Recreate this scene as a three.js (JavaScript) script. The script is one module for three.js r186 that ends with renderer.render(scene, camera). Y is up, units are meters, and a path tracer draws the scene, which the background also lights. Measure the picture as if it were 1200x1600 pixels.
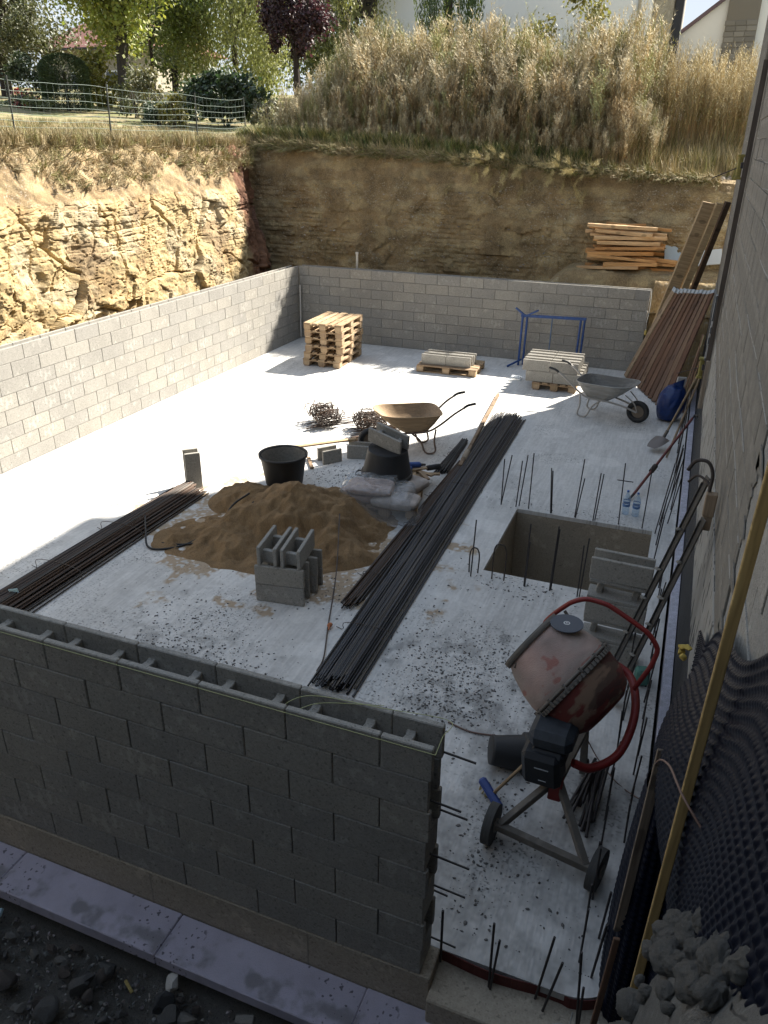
import * as THREE from 'three';
import { mergeGeometries, mergeVertices } from 'three/addons/utils/BufferGeometryUtils.js';

// ---------------------------------------------------------------- camera, sky, sun, exposure
const scene = new THREE.Scene();
const camera = new THREE.PerspectiveCamera(67.34, 0.75, 0.05, 600);
camera.position.set(8.26, 4.084, 15.92);
camera.rotation.order = 'YXZ';
camera.rotation.set(-0.4475, 0.3685, 0.0121);
scene.add(camera);

const renderer = new THREE.WebGLRenderer({ antialias: true });
renderer.setSize(768, 1024);
renderer.toneMapping = THREE.LinearToneMapping;
renderer.toneMappingExposure = 3.3;
renderer.shadowMap.enabled = true;

const sunDir = new THREE.Vector3(0.60, 1.0, -0.92).normalize();
// clear late-summer sky, computed as air only: pale at the horizon, deeper blue overhead, a broad glow round the sun
{
  const W = 512, H = 256, d = new Float32Array(W * H * 4), v = new THREE.Vector3();
  for (let j = 0; j < H; j++) for (let i = 0; i < W; i++) {
    const az = ((i + 0.5) / W - 0.5) * 2 * Math.PI, el = ((j + 0.5) / H - 0.5) * Math.PI;
    v.set(Math.cos(el) * Math.cos(az), Math.sin(el), Math.cos(el) * Math.sin(az));
    const t = Math.pow(Math.max(0, v.y), 0.55), g = Math.pow(Math.max(0, v.dot(sunDir)), 12) * 0.3, k = (j * W + i) * 4;
    d[k] = 0.295 + (0.135 - 0.295) * t + g; d[k + 1] = 0.318 + (0.172 - 0.318) * t + g * 0.95; d[k + 2] = 0.34 + (0.232 - 0.34) * t + g * 0.85; d[k + 3] = 1;
  }
  const skyTex = new THREE.DataTexture(d, W, H, THREE.RGBAFormat, THREE.FloatType);
  skyTex.mapping = THREE.EquirectangularReflectionMapping; skyTex.magFilter = skyTex.minFilter = THREE.LinearFilter; skyTex.wrapS = THREE.RepeatWrapping; skyTex.needsUpdate = true;
  scene.background = skyTex; scene.environment = skyTex;
}

const sun = new THREE.DirectionalLight(new THREE.Color(1.0, 0.93, 0.82), 5.0);
sun.position.copy(sunDir).multiplyScalar(60).add(new THREE.Vector3(3, 0, 6));
sun.target.position.set(3, 0, 6);
sun.castShadow = true;
sun.shadow.mapSize.set(4096, 4096);
Object.assign(sun.shadow.camera, { left: -32, right: 32, top: 32, bottom: -32, near: 1, far: 140 });
sun.shadow.bias = -0.0005;
scene.add(sun, sun.target);

// ---------------------------------------------------------------- helpers
const V = (x, y, z) => new THREE.Vector3(x, y, z);
function rngOf(seed) { let a = seed >>> 0; return () => { a = (a + 0x6D2B79F5) | 0; let t = Math.imul(a ^ (a >>> 15), 1 | a); t = (t + Math.imul(t ^ (t >>> 7), 61 | t)) ^ t; return ((t ^ (t >>> 14)) >>> 0) / 4294967296; }; }
const rnd = rngOf(20240917);
const rr = (a, b) => a + (b - a) * rnd();
const lerp = (a, b, t) => a + (b - a) * t;
const clamp = (x, a = 0, b = 1) => Math.min(b, Math.max(a, x));
const smooth = (a, b, x) => { const t = clamp((x - a) / (b - a)); return t * t * (3 - 2 * t); };
const hash = (x, y, s) => { let h = Math.imul(x | 0, 374761393) + Math.imul(y | 0, 668265263) + Math.imul(s | 0, 2147483647 ^ 0x5bd1e995); h = Math.imul(h ^ (h >>> 13), 1274126177); return ((h ^ (h >>> 16)) >>> 0) / 4294967296; };
function vnoise(x, y, s = 0, px = 0, py = 0) {                       // value noise, optional period
  let xi = Math.floor(x), yi = Math.floor(y); const fx = x - xi, fy = y - yi;
  const u = fx * fx * (3 - 2 * fx), v = fy * fy * (3 - 2 * fy);
  let x1 = xi + 1, y1 = yi + 1;
  if (px) { xi = ((xi % px) + px) % px; x1 = ((x1 % px) + px) % px; }
  if (py) { yi = ((yi % py) + py) % py; y1 = ((y1 % py) + py) % py; }
  return lerp(lerp(hash(xi, yi, s), hash(x1, yi, s), u), lerp(hash(xi, y1, s), hash(x1, y1, s), u), v);
}
function fbm(x, y, s = 0, oct = 4, px = 0, py = 0) { let a = 0.5, t = 0, n = 0; for (let i = 0; i < oct; i++) { t += a * vnoise(x, y, s + i * 17, px, py); n += a; a *= 0.5; x *= 2; y *= 2; px *= 2; py *= 2; } return t / n; }
const toS = c => { c = clamp(c); return c <= 0.0031308 ? 12.92 * c : 1.055 * Math.pow(c, 1 / 2.4) - 0.055; };
function tex(w, h, fn, colour = true, wrap = true) {                 // fn(u, v) -> linear [r,g,b] or a grey
  const d = new Uint8Array(w * h * 4);
  for (let y = 0; y < h; y++) for (let x = 0; x < w; x++) {
    const c = fn(x / w, y / h), k = (y * w + x) * 4;
    if (typeof c === 'number') { const g = Math.round(255 * clamp(c)); d[k] = d[k + 1] = d[k + 2] = g; }
    else if (colour) { d[k] = Math.round(255 * toS(c[0])); d[k + 1] = Math.round(255 * toS(c[1])); d[k + 2] = Math.round(255 * toS(c[2])); }
    d[k + 3] = 255;
  }
  const t = new THREE.DataTexture(d, w, h, THREE.RGBAFormat);
  if (colour) t.colorSpace = THREE.SRGBColorSpace;
  t.magFilter = THREE.LinearFilter; t.minFilter = THREE.LinearFilter;
  if (wrap) t.wrapS = t.wrapT = THREE.RepeatWrapping;
  t.needsUpdate = true;
  return t;
}
function rep(t, mx, my = mx) { const c = t.clone(); c.repeat.set(1 / mx, 1 / my); c.needsUpdate = true; return c; }   // one texture = mx metres
const rgb = (r, g, b) => new THREE.Color().setRGB(r, g, b);
const mat = (c, o = {}) => new THREE.MeshStandardMaterial({ color: Array.isArray(c) ? rgb(...c) : c, roughness: 0.85, metalness: 0, ...o });
const taken = new Map();
function numbered(n) { const k = taken.get(n) || 0; taken.set(n, k + 1); return k ? `${n}_${String(k).padStart(3, '0')}` : n; }
function mesh(name, geo, m, parent) { const o = new THREE.Mesh(Array.isArray(geo) ? join(geo) : geo, m); o.name = name; o.castShadow = o.receiveShadow = true; if (parent) parent.add(o); return o; }
function tag(o, label, category, group, kind) { Object.assign(o.userData, { label, category }); if (group) o.userData.group = group; if (kind) o.userData.kind = kind; return o; }
function thing(name, label, category, p = [0, 0, 0], turn = 0, group) { const o = new THREE.Group(); o.name = numbered(name); o.position.set(...p); o.rotation.y = turn; scene.add(o); return tag(o, label, category, group); }
function single(name, geo, m, label, category, group) { const o = mesh(numbered(name), geo, m, scene); return tag(o, label, category, group); }
function struct(name, geo, m) { const o = mesh(numbered(name), geo, m, scene); o.userData.kind = 'structure'; return o; }
function stuff(name, geo, m, label, category) { const o = mesh(numbered(name), geo, m, scene); tag(o, label, category); o.userData.kind = 'stuff'; return o; }
function clean(g) { if (g.index) g = g.toNonIndexed(); for (const k of Object.keys(g.attributes)) if (!['position', 'normal', 'uv', 'color'].includes(k)) g.deleteAttribute(k); if (!g.attributes.normal) g.computeVertexNormals(); if (!g.attributes.uv) g.setAttribute('uv', new THREE.BufferAttribute(new Float32Array(g.attributes.position.count * 2), 2)); return g; }
function join(list) { list = list.map(clean); const col = list.some(g => g.attributes.color); if (col) for (const g of list) if (!g.attributes.color) g.setAttribute('color', new THREE.BufferAttribute(new Float32Array(g.attributes.position.count * 3).fill(1), 3)); return mergeGeometries(list); }
function at(g, p = [0, 0, 0], r = [0, 0, 0], s) { const m = new THREE.Matrix4().compose(V(...p), new THREE.Quaternion().setFromEuler(new THREE.Euler(...r)), s ? V(...s) : V(1, 1, 1)); return g.applyMatrix4(m); }
function fromTris(pos, uv, col) { const g = new THREE.BufferGeometry(); g.setAttribute('position', new THREE.BufferAttribute(new Float32Array(pos), 3)); g.setAttribute('uv', new THREE.BufferAttribute(new Float32Array(uv || new Array(pos.length / 3 * 2).fill(0)), 2)); if (col) g.setAttribute('color', new THREE.BufferAttribute(new Float32Array(col), 3)); g.computeVertexNormals(); return g; }
function boxUV(g, ou = 0, ov = 0) {                                  // uv in metres by the dominant axis
  const p = g.attributes.position, n = g.attributes.normal, u = new Float32Array(p.count * 2);
  for (let i = 0; i < p.count; i++) {
    const ax = Math.abs(n.getX(i)), ay = Math.abs(n.getY(i)), az = Math.abs(n.getZ(i));
    if (az >= ax && az >= ay) { u[2 * i] = p.getX(i); u[2 * i + 1] = p.getY(i); } else if (ay >= ax) { u[2 * i] = p.getX(i); u[2 * i + 1] = p.getZ(i); } else { u[2 * i] = p.getZ(i); u[2 * i + 1] = p.getY(i); }
    u[2 * i] += ou; u[2 * i + 1] += ov;
  }
  g.setAttribute('uv', new THREE.BufferAttribute(u, 2)); return g;
}
function box(w, h, d, c = 0.003, ou = 0, ov = 0) {                   // chamfered box centred on the origin, 44 triangles
  c = Math.min(c, w / 2.5, h / 2.5, d / 2.5);
  const X = w / 2, Y = h / 2, Z = d / 2, pos = [];
  const P = (sx, sy, sz, a) => a === 0 ? [sx * X, sy * (Y - c), sz * (Z - c)] : a === 1 ? [sx * (X - c), sy * Y, sz * (Z - c)] : [sx * (X - c), sy * (Y - c), sz * Z];
  const tri = (a, b, e) => { const n = [(b[1] - a[1]) * (e[2] - a[2]) - (b[2] - a[2]) * (e[1] - a[1]), (b[2] - a[2]) * (e[0] - a[0]) - (b[0] - a[0]) * (e[2] - a[2]), (b[0] - a[0]) * (e[1] - a[1]) - (b[1] - a[1]) * (e[0] - a[0])]; const m = [a[0] + b[0] + e[0], a[1] + b[1] + e[1], a[2] + b[2] + e[2]]; if (n[0] * m[0] + n[1] * m[1] + n[2] * m[2] < 0) pos.push(...a, ...e, ...b); else pos.push(...a, ...b, ...e); };
  const quad = (a, b, e, f) => { tri(a, b, e); tri(a, e, f); };
  for (const s of [-1, 1]) { quad(P(s, -1, -1, 0), P(s, 1, -1, 0), P(s, 1, 1, 0), P(s, -1, 1, 0)); quad(P(-1, s, -1, 1), P(1, s, -1, 1), P(1, s, 1, 1), P(-1, s, 1, 1)); quad(P(-1, -1, s, 2), P(1, -1, s, 2), P(1, 1, s, 2), P(-1, 1, s, 2)); }
  for (const a of [-1, 1]) for (const b of [-1, 1]) { quad(P(a, b, -1, 0), P(a, b, 1, 0), P(a, b, 1, 1), P(a, b, -1, 1)); quad(P(a, -1, b, 0), P(a, 1, b, 0), P(a, 1, b, 2), P(a, -1, b, 2)); quad(P(-1, a, b, 1), P(1, a, b, 1), P(1, a, b, 2), P(-1, a, b, 2)); for (const e of [-1, 1]) tri(P(a, b, e, 0), P(a, b, e, 1), P(a, b, e, 2)); }
  return boxUV(fromTris(pos), ou, ov);
}
const bxAt = (x0, x1, y0, y1, z0, z1, c = 0.003) => { const g = box(x1 - x0, y1 - y0, z1 - z0, c); g.translate((x0 + x1) / 2, (y0 + y1) / 2, (z0 + z1) / 2); return boxUV(g); };
function rod(a, b, r, seg = 6, r2 = r) { const A = V(...a), B = V(...b), d = B.clone().sub(A), L = d.length(); const g = new THREE.CylinderGeometry(r2, r, L, seg, 1); const u = g.attributes.uv; for (let i = 0; i < u.count; i++) u.setXY(i, u.getX(i) * 2 * Math.PI * r, u.getY(i) * L); g.applyQuaternion(new THREE.Quaternion().setFromUnitVectors(V(0, 1, 0), d.normalize())); const m = A.add(B).multiplyScalar(0.5); return g.translate(m.x, m.y, m.z); }
function beam(a, b, w, h, up = [0, 1, 0], c = 0.003) {                // square bar from a to b: w across, h along up
  const A = V(...a), B = V(...b), z = B.clone().sub(A), L = z.length(); z.normalize(); const x = V(...up).cross(z).normalize(), y = z.clone().cross(x);
  const g = box(w, h, L, c, rnd() * 3, rnd() * 3); const m = new THREE.Matrix4().makeBasis(x, y, z); m.setPosition(A.add(B).multiplyScalar(0.5)); return g.applyMatrix4(m);
}
function tube(pts, r, seg = 6, n, closed = false, tension = 0.5) { const c = new THREE.CatmullRomCurve3(pts.map(p => V(...p)), closed, 'catmullrom', tension); return new THREE.TubeGeometry(c, n || pts.length * 5, r, seg, closed); }
function grid(nu, nv, fn, col) {                                      // fn(i/nu, j/nv) -> [x,y,z,u,v]; smooth indexed sheet
  const pos = [], uv = [], c = [], idx = [];
  for (let j = 0; j <= nv; j++) for (let i = 0; i <= nu; i++) { const p = fn(i / nu, j / nv); pos.push(p[0], p[1], p[2]); uv.push(p[3] ?? p[0], p[4] ?? p[2]); if (col) c.push(...col(p, i / nu, j / nv)); }
  for (let j = 0; j < nv; j++) for (let i = 0; i < nu; i++) { const a = j * (nu + 1) + i, b = a + 1, d = a + nu + 1, e = d + 1; idx.push(a, d, b, b, d, e); }
  const g = new THREE.BufferGeometry(); g.setAttribute('position', new THREE.Float32BufferAttribute(pos, 3)); g.setAttribute('uv', new THREE.Float32BufferAttribute(uv, 2)); if (col) g.setAttribute('color', new THREE.Float32BufferAttribute(c, 3)); g.setIndex(idx); g.computeVertexNormals(); return g;
}
function stone(seed, r, flat = 0.6, det = 1) { const g = new THREE.IcosahedronGeometry(1, det); const R = rngOf(seed), p = g.attributes.position, planes = []; for (let i = 0; i < 15; i++) { const v = V(R() - 0.5, R() - 0.5, R() - 0.5).normalize(); planes.push([v, 0.48 + 0.36 * R()]); } const v = V(0, 0, 0); for (let i = 0; i < p.count; i++) { v.fromBufferAttribute(p, i); for (const [n, d] of planes) { const k = v.dot(n) - d; if (k > 0) v.addScaledVector(n, -k); } const w = 1 + 0.16 * (fbm(v.x * 3 + seed, v.y * 3 + v.z * 2, 7, 3) - 0.5); p.setXYZ(i, v.x * r * 1.15 * w, v.y * r * flat * w, v.z * r * w); } g.deleteAttribute('normal'); g.computeVertexNormals(); return boxUV(clean(g)); }

// ---------------------------------------------------------------- materials
const T = {};
T.grain = tex(256, 256, (u, v) => 0.62 + 0.38 * (0.5 * vnoise(u * 128, v * 128, 3, 128, 128) + 0.5 * fbm(u * 16, v * 16, 5, 4, 16, 16)));
T.grainB = tex(512, 512, (u, v) => 0.6 * vnoise(u * 200, v * 200, 9, 200, 200) + 0.4 * fbm(u * 24, v * 24, 11, 4, 24, 24), false);
T.block = tex(800, 800, (u, v) => {                                // 2 m: fine concrete with lime smears and dirt
  const n = fbm(u * 8, v * 8, 21, 5, 8, 8), f = vnoise(u * 380, v * 380, 4, 380, 380), f2 = vnoise(u * 150, v * 150, 6, 150, 150);
  let g = 0.76 + 0.16 * (n - 0.5) + 0.20 * (f - 0.5) + 0.12 * (f2 - 0.5);
  const sm = smooth(0.60, 0.74, fbm(u * 10, v * 14, 33, 4, 10, 14)) * smooth(0.5, 0.66, fbm(u * 50, v * 34, 35, 3, 50, 34));
  g += 0.20 * sm;
  const pit = smooth(0.80, 0.9, vnoise(u * 230, v * 230, 41, 230, 230)); g *= 1 - 0.35 * pit;
  return [g, g * 0.99, g * 0.965];
});
T.blockB = tex(512, 512, (u, v) => 0.6 * vnoise(u * 256, v * 256, 4, 256, 256) + 0.3 * vnoise(u * 110, v * 110, 6, 110, 110) + 0.1 * vnoise(u * 40, v * 40, 8, 40, 40), false);
const blockTint = [[0.405, 0.39, 0.358], [0.385, 0.372, 0.345], [0.36, 0.35, 0.33], [0.395, 0.378, 0.345], [0.372, 0.362, 0.34], [0.366, 0.355, 0.333]];
const M = {};
M.block = blockTint.map(c => mat(c, { map: rep(T.block, 2), bumpMap: rep(T.blockB, 0.6), bumpScale: 0.0022, roughness: 0.95 }));
M.core = mat([0.40, 0.395, 0.38], { map: rep(T.grain, 0.3), roughness: 1 });
T.slab = tex(1024, 1536, (u, v) => {                                 // the whole slab, x 0..8.6, z 0..13.2
  const x = u * 8.6, z = v * 13.2;
  const n = fbm(x * 1.1, z * 1.1, 51, 5), f = vnoise(x * 55, z * 55, 52), f2 = vnoise(x * 24, z * 24, 57), br = vnoise(x * 70, z * 5 + 2 * vnoise(x, z, 55), 53);
  let g = 0.57 + 0.15 * (n - 0.5) + 0.07 * (f - 0.5) + 0.10 * (br - 0.5) + 0.05 * (f2 - 0.5) + 0.07 * smooth(0.58, 0.66, fbm(x * 2.3, z * 2.3, 58, 4)) - 0.05 * smooth(0.62, 0.70, vnoise(x * 14 + 3 * vnoise(x, z, 59), z * 1.4, 60)) * smooth(0.5, 0.6, fbm(x * 0.8, z * 0.8, 62, 3));
  // dark dirty smears with a patchy outline where mortar was mixed and walked about
  const d1 = Math.hypot((x - 7.95) / 0.9, (z - 12.3) / 1.7), d2 = Math.hypot((x - 6.9) / 0.8, (z - 10.9) / 0.7), d3 = Math.hypot((x - 4.6) / 1.1, (z - 11.4) / 0.9);
  const w = fbm(x * 3.2, z * 3.2, 61, 5), w2 = fbm(x * 9, z * 9, 63, 3), w3 = vnoise(x * 40, z * 40, 67);
  const st = smooth(0.42, 0.62, w - 0.28 * d1 + 0.26) * (0.5 + 0.5 * w2) + 0.85 * smooth(0.46, 0.60, w - 0.3 * d2 + 0.24) * smooth(0.40, 0.62, w2) + 0.8 * smooth(0.48, 0.62, w - 0.3 * d3 + 0.2) * smooth(0.42, 0.62, w2);
  g *= 1 - 0.52 * clamp(st) * (0.75 + 0.5 * (w3 - 0.5));
  let c = [g, g * 0.985, g * 0.95];
  // spread sand
  const ds = Math.hypot((x - 4.35) / 1.75, (z - 8.9) / 1.35); const sd = smooth(0.5, 0.62, fbm(x * 4, z * 4, 71, 4) - 0.55 * ds + 0.56) * 0.8 * smooth(0.3, 0.6, vnoise(x * 30, z * 30, 73) + 0.15);
  c = [lerp(c[0], 0.34, sd), lerp(c[1], 0.235, sd), lerp(c[2], 0.13, sd)];
  // dark crumbs ground into the surface
  const ck = smooth(0.74, 0.82, vnoise(x * 85, z * 85, 77)) * smooth(0.52, 0.7, fbm(x * 1.7, z * 1.7, 79, 4)); const k = 1 - 0.5 * ck;
  return [c[0] * k, c[1] * k, c[2] * k];
}, true, false);
T.slabB = tex(512, 512, (u, v) => 0.5 * vnoise(u * 90, v * 20, 81, 90, 20) + 0.5 * fbm(u * 40, v * 40, 83, 3, 40, 40), false);
M.slab = mat([1, 1, 1], { map: T.slab, bumpMap: (() => { const c = T.slabB.clone(); c.repeat.set(8, 12); return c; })(), bumpScale: 0.003, roughness: 0.93 });
M.footing = mat([0.50, 0.44, 0.355], { map: rep(T.block, 2.6), bumpMap: rep(T.blockB, 0.9), bumpScale: 0.003, roughness: 0.95 });
T.wood = tex(512, 512, (u, v) => {                                   // 1 m x 1 m, grain runs along v
  const w = fbm(u * 10, v * 2, 91, 3, 10, 2) * 0.05; const k = vnoise((u + w) * 60, v * 3, 93, 60, 3), f = vnoise(u * 220, v * 12, 95, 220, 12), kn = smooth(0.80, 0.9, vnoise(u * 9, v * 6, 97, 9, 6));
  const g = (0.74 + 0.34 * (k - 0.5) + 0.26 * (f - 0.5)) * (1 - 0.4 * kn); return [g, g * (0.97 - 0.06 * (1 - k)), g * (0.93 - 0.12 * (1 - k))];
});
const woodMap = rep(T.wood, 1), woodMapX = (() => { const c = rep(T.wood, 1); c.rotation = Math.PI / 2; return c; })();
const wood = (r, g, b, o = {}) => mat([r, g, b], { map: woodMap, roughness: 0.9, ...o });
const woodX = (r, g, b, o = {}) => mat([r, g, b], { map: woodMapX, roughness: 0.9, ...o });
T.metalDirty = tex(512, 512, (u, v) => { const n = fbm(u * 9, v * 9, 101, 5, 9, 9), s = smooth(0.5, 0.66, fbm(u * 14, v * 14, 103, 4, 14, 14)); const g = 0.65 + 0.5 * (n - 0.5); return [lerp(g, 0.55, s * 0.4), lerp(g, 0.52, s * 0.4), lerp(g, 0.47, s * 0.4)]; });
M.rust = [[0.135, 0.085, 0.06], [0.13, 0.10, 0.085], [0.18, 0.12, 0.085], [0.10, 0.08, 0.07]].map(c => mat(c, { map: rep(T.grain, 0.3), metalness: 0.35, roughness: 0.7 }));
M.bar = [[0.10, 0.105, 0.12], [0.125, 0.12, 0.125], [0.08, 0.082, 0.09], [0.15, 0.135, 0.12]].map(c => mat(c, { map: rep(T.grain, 0.3), metalness: 0.45, roughness: 0.55 }));
M.blackBar = mat([0.05, 0.045, 0.045], { metalness: 0.3, roughness: 0.6 });
M.blackRubber = mat([0.03, 0.031, 0.034], { map: rep(T.metalDirty, 0.5), roughness: 0.6 });
M.mortarDry = mat([0.40, 0.37, 0.32], { map: rep(T.grain, 0.4), bumpMap: rep(T.grainB, 0.3), bumpScale: 0.006, roughness: 1 });
const wirem = mat([0.09, 0.075, 0.065], { metalness: 0.4, roughness: 0.6 });
// ---------------------------------------------------------------- slab, pit, footings
{
  const s = new THREE.Shape(); const r = 0.3;                          // shape in x, -z
  s.moveTo(0, 0); s.lineTo(8.555, 0); s.lineTo(8.545, -(13.15 - r)); s.absarc(8.545 - r, -(13.15 - r), r, 0, -Math.PI / 2, true); s.lineTo(0, -13.13); s.closePath();
  const h = new THREE.Path(); h.moveTo(6.69, -7.25); h.lineTo(6.69, -8.9); h.lineTo(8.3, -8.9); h.lineTo(8.3, -7.25); h.closePath(); s.holes.push(h);
  const g = clean(new THREE.ExtrudeGeometry(s, { depth: 0.05, bevelEnabled: false, curveSegments: 14 })); g.rotateX(-Math.PI / 2); g.translate(0, -0.05, 0);
  const p = g.attributes.position, u = g.attributes.uv; for (let i = 0; i < p.count; i++) u.setXY(i, p.getX(i) / 8.6, p.getZ(i) / 13.2);
  struct('concrete_slab', g, M.slab);
  const liner = mat([0.43, 0.375, 0.30], { map: rep(T.block, 2.2), bumpMap: rep(T.blockB, 0.8), bumpScale: 0.003, roughness: 0.95 });
  struct('pit_lining', [bxAt(6.59, 6.689, -1.25, -0.052, 7.15, 9.0), bxAt(8.301, 8.4, -1.25, -0.052, 7.15, 9.0), bxAt(6.69, 8.3, -1.25, -0.052, 7.15, 7.249), bxAt(6.69, 8.3, -1.25, -0.052, 8.901, 9.0), bxAt(6.69, 8.3, -1.3, -1.2, 7.25, 8.9)], liner);
  // red oxide edge strip set against the curved near edge of the slab
  const red = mat([0.16, 0.035, 0.03], { map: rep(T.metalDirty, 0.6), roughness: 0.75 });
  const pts = []; for (let i = 0; i <= 20; i++) { const x = lerp(7.56, 8.25, i / 20); pts.push([x, 13.156 + 0.012 * Math.sin(x * 9)]); } for (let i = 1; i <= 14; i++) { const a = Math.PI / 2 * (1 - i / 14); pts.push([8.25 + 0.306 * Math.cos(a), 12.85 + 0.306 * Math.sin(a)]); }
  const g2 = []; for (let i = 0; i < pts.length - 1; i++) { const [a, b] = pts[i], [c, d] = pts[i + 1]; g2.push(beam([a, -0.048, b], [c, -0.048, d], 0.006, 0.080, [0, 1, 0], 0.001)); }
  single('edge_strip', g2, red, 'dark red curved edge strip along the rounded slab corner', 'strip');
}
struct('footing', [bxAt(-0.45, 7.56, -0.55, -0.002, 13.135, 13.337, 0.006), bxAt(-0.45, -0.002, -0.55, -0.002, -0.45, 13.13, 0.008), bxAt(0.002, 8.6, -0.55, -0.002, -0.45, -0.002, 0.008), bxAt(7.562, 8.63, -0.55, -0.088, 12.6, 13.40, 0.008)], M.footing);
// vertical casting joints of the footing face
for (const x of [5.73, 6.82]) struct('footing_joint', bxAt(x - 0.004, x + 0.004, -0.3, -0.012, 13.336, 13.339, 0.0005), mat([0.30, 0.27, 0.22]));

// ---------------------------------------------------------------- hollow block walls
const solidCache = new Map(), hollowCache = new Map();
function solidBlock(w, k) { const key = w.toFixed(3) + k; if (!solidCache.has(key)) { const g = box(w - 0.007, 0.194, 0.2, 0.0028); solidCache.set(key, boxUV(g, (k % 3) * 0.71 + 0.3, Math.floor(k / 3) * 0.53)); } return solidCache.get(key); }
function webShape(x, w) { const s = new THREE.Shape(); const t = 0.021; s.moveTo(x - t, -0.066); s.bezierCurveTo(x - t - 0.02, -0.03, x - t + 0.022, 0.02, x - t, 0.066); s.lineTo(x + t, 0.066); s.bezierCurveTo(x + t + 0.022, 0.02, x + t - 0.02, -0.03, x + t, -0.066); s.closePath(); return s; }
function hollowBlock(w, k) {                                          // two face shells and S-shaped webs whose tops stay below the shells
  const key = w.toFixed(3) + k; if (hollowCache.has(key)) return hollowCache.get(key);
  const L = w - 0.005, list = [at(box(L, 0.196, 0.036, 0.005), [0, 0, -0.082]), at(box(L, 0.196, 0.036, 0.005), [0, 0, 0.082])];
  const xs = w > 0.4 ? [-0.155, 0.14] : w > 0.2 ? [-w / 2 + 0.1] : [];
  for (const x of xs) { const g = clean(new THREE.ExtrudeGeometry(webShape(x), { depth: 0.118, bevelEnabled: true, bevelSize: 0.004, bevelThickness: 0.006, bevelSegments: 1, curveSegments: 4, steps: 1 })); g.rotateX(-Math.PI / 2); g.translate(0, -0.092, 0); list.push(g); }
  const g = boxUV(join(list), (k % 3) * 0.71, Math.floor(k / 3) * 0.53); hollowCache.set(key, g); return g;
}
function blockWall(name, label, o, len, offset, turn, extra) {        // runs along its local +x, local z 0 = middle
  const t = thing(name, label, 'block wall', o, turn);
  const cl = extra ? len - 0.55 : len - 0.02; mesh('mortar_core', at(box(cl, 1.2, 0.176, 0.002), [cl / 2 + 0.01, 0.6, 0]), M.core, t);
  for (let c = 0; c < 8; c++) {
    const y = 1.5 - 0.2 * c; let x = ((offset + 0.25 * c) % 0.5) - 0.5; let n = 0;
    while (x < len - 0.01) {
      const a = Math.max(0, x), b = Math.min(len, x + 0.5); x += 0.5; if (b - a < 0.03) continue;
      const w = Math.round((b - a) * 1000) / 1000, k = Math.floor(rnd() * 6), mk = rnd() < 0.06 ? 5 : Math.floor(rnd() * 5);
      const open = c < 2 || (extra && b > len - 0.01); const m = mesh('block', open ? hollowBlock(w, k) : solidBlock(w, k), M.block[mk], t);
      m.position.set((a + b) / 2, y, rr(-0.0018, 0.0018)); m.rotation.y = rr(-0.003, 0.003) + (rnd() < 0.5 ? 0 : Math.PI); m.rotation.x = rr(-0.003, 0.003);
      if (open) m.rotation.y = rr(-0.002, 0.002);
      n++;
    }
  }
  if (extra) extra(t);
  return t;
}
blockWall('block_wall', 'long sunlit grey hollow block wall below the yellow rock bank', [-0.1, 0, 0.0], 13.334, 0.109, -Math.PI / 2);
blockWall('block_wall', 'shaded hollow block wall behind the pallets, running between the long sunlit wall and the leaning boards', [0, 0, -0.1], 7.53, 0.25, 0);
blockWall('block_wall', 'dark hollow block wall standing on the footing beside the purple insulation boards', [0, 0, 13.234], 7.517, 0.2555, 0, t => {
  // reinforcing bars that stick out of the open wall end
  const ys = [1.42, 1.2, 1.04, 0.84, 0.70, 0.48, 0.42, 0.06], zs = [-0.09, 0.02, -0.09, 0.02, -0.09, -0.09, -0.11, -0.09], ls = [0.16, 0.13, 0.14, 0.13, 0.17, 0.16, 0.06, 0.13];
  ys.forEach((y, i) => mesh('reinforcing_bar', rod([7.35, y + 0.02, zs[i]], [7.517 + ls[i], y - 0.01, zs[i]], 0.006, 6), M.blackBar, t));
});
// ---------------------------------------------------------------- the house on the right: tall shading wall
M.render_ = (() => {
  const t = tex(512, 1024, (u, v) => { const n = fbm(u * 12, v * 24, 111, 5, 12, 24), f = vnoise(u * 256, v * 512, 113, 256, 512), s = smooth(0.56, 0.72, fbm(u * 6, v * 50, 115, 4, 6, 50)); const g = 0.62 + 0.34 * (n - 0.5) + 0.16 * (f - 0.5) + 0.16 * s; return [g, g * 0.955, g * 0.88]; });
  const m = mat([0.34, 0.325, 0.298], { map: rep(t, 2, 4), bumpMap: rep(T.grainB, 0.5), bumpScale: 0.006, roughness: 0.97 }); return m;
})();
M.pale = (() => {
  const t = tex(512, 512, (u, v) => { const n = fbm(u * 8, v * 8, 121, 5, 8, 8), fl = smooth(0.62, 0.67, fbm(u * 20, v * 9, 123, 4, 20, 9)); const g = 0.66 + 0.3 * (n - 0.5); return [lerp(g, 0.10, fl * 0.8), lerp(g * 0.98, 0.10, fl * 0.8), lerp(g * 0.94, 0.10, fl * 0.8)]; });
  return mat([0.52, 0.51, 0.48], { map: rep(t, 1.6), bumpMap: rep(T.grainB, 0.5), bumpScale: 0.006, roughness: 0.95 });
})();
M.bitumen = mat([0.055, 0.057, 0.06], { map: rep(T.metalDirty, 0.7), bumpMap: rep(T.grainB, 0.4), bumpScale: 0.004, roughness: 0.8 });
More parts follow.
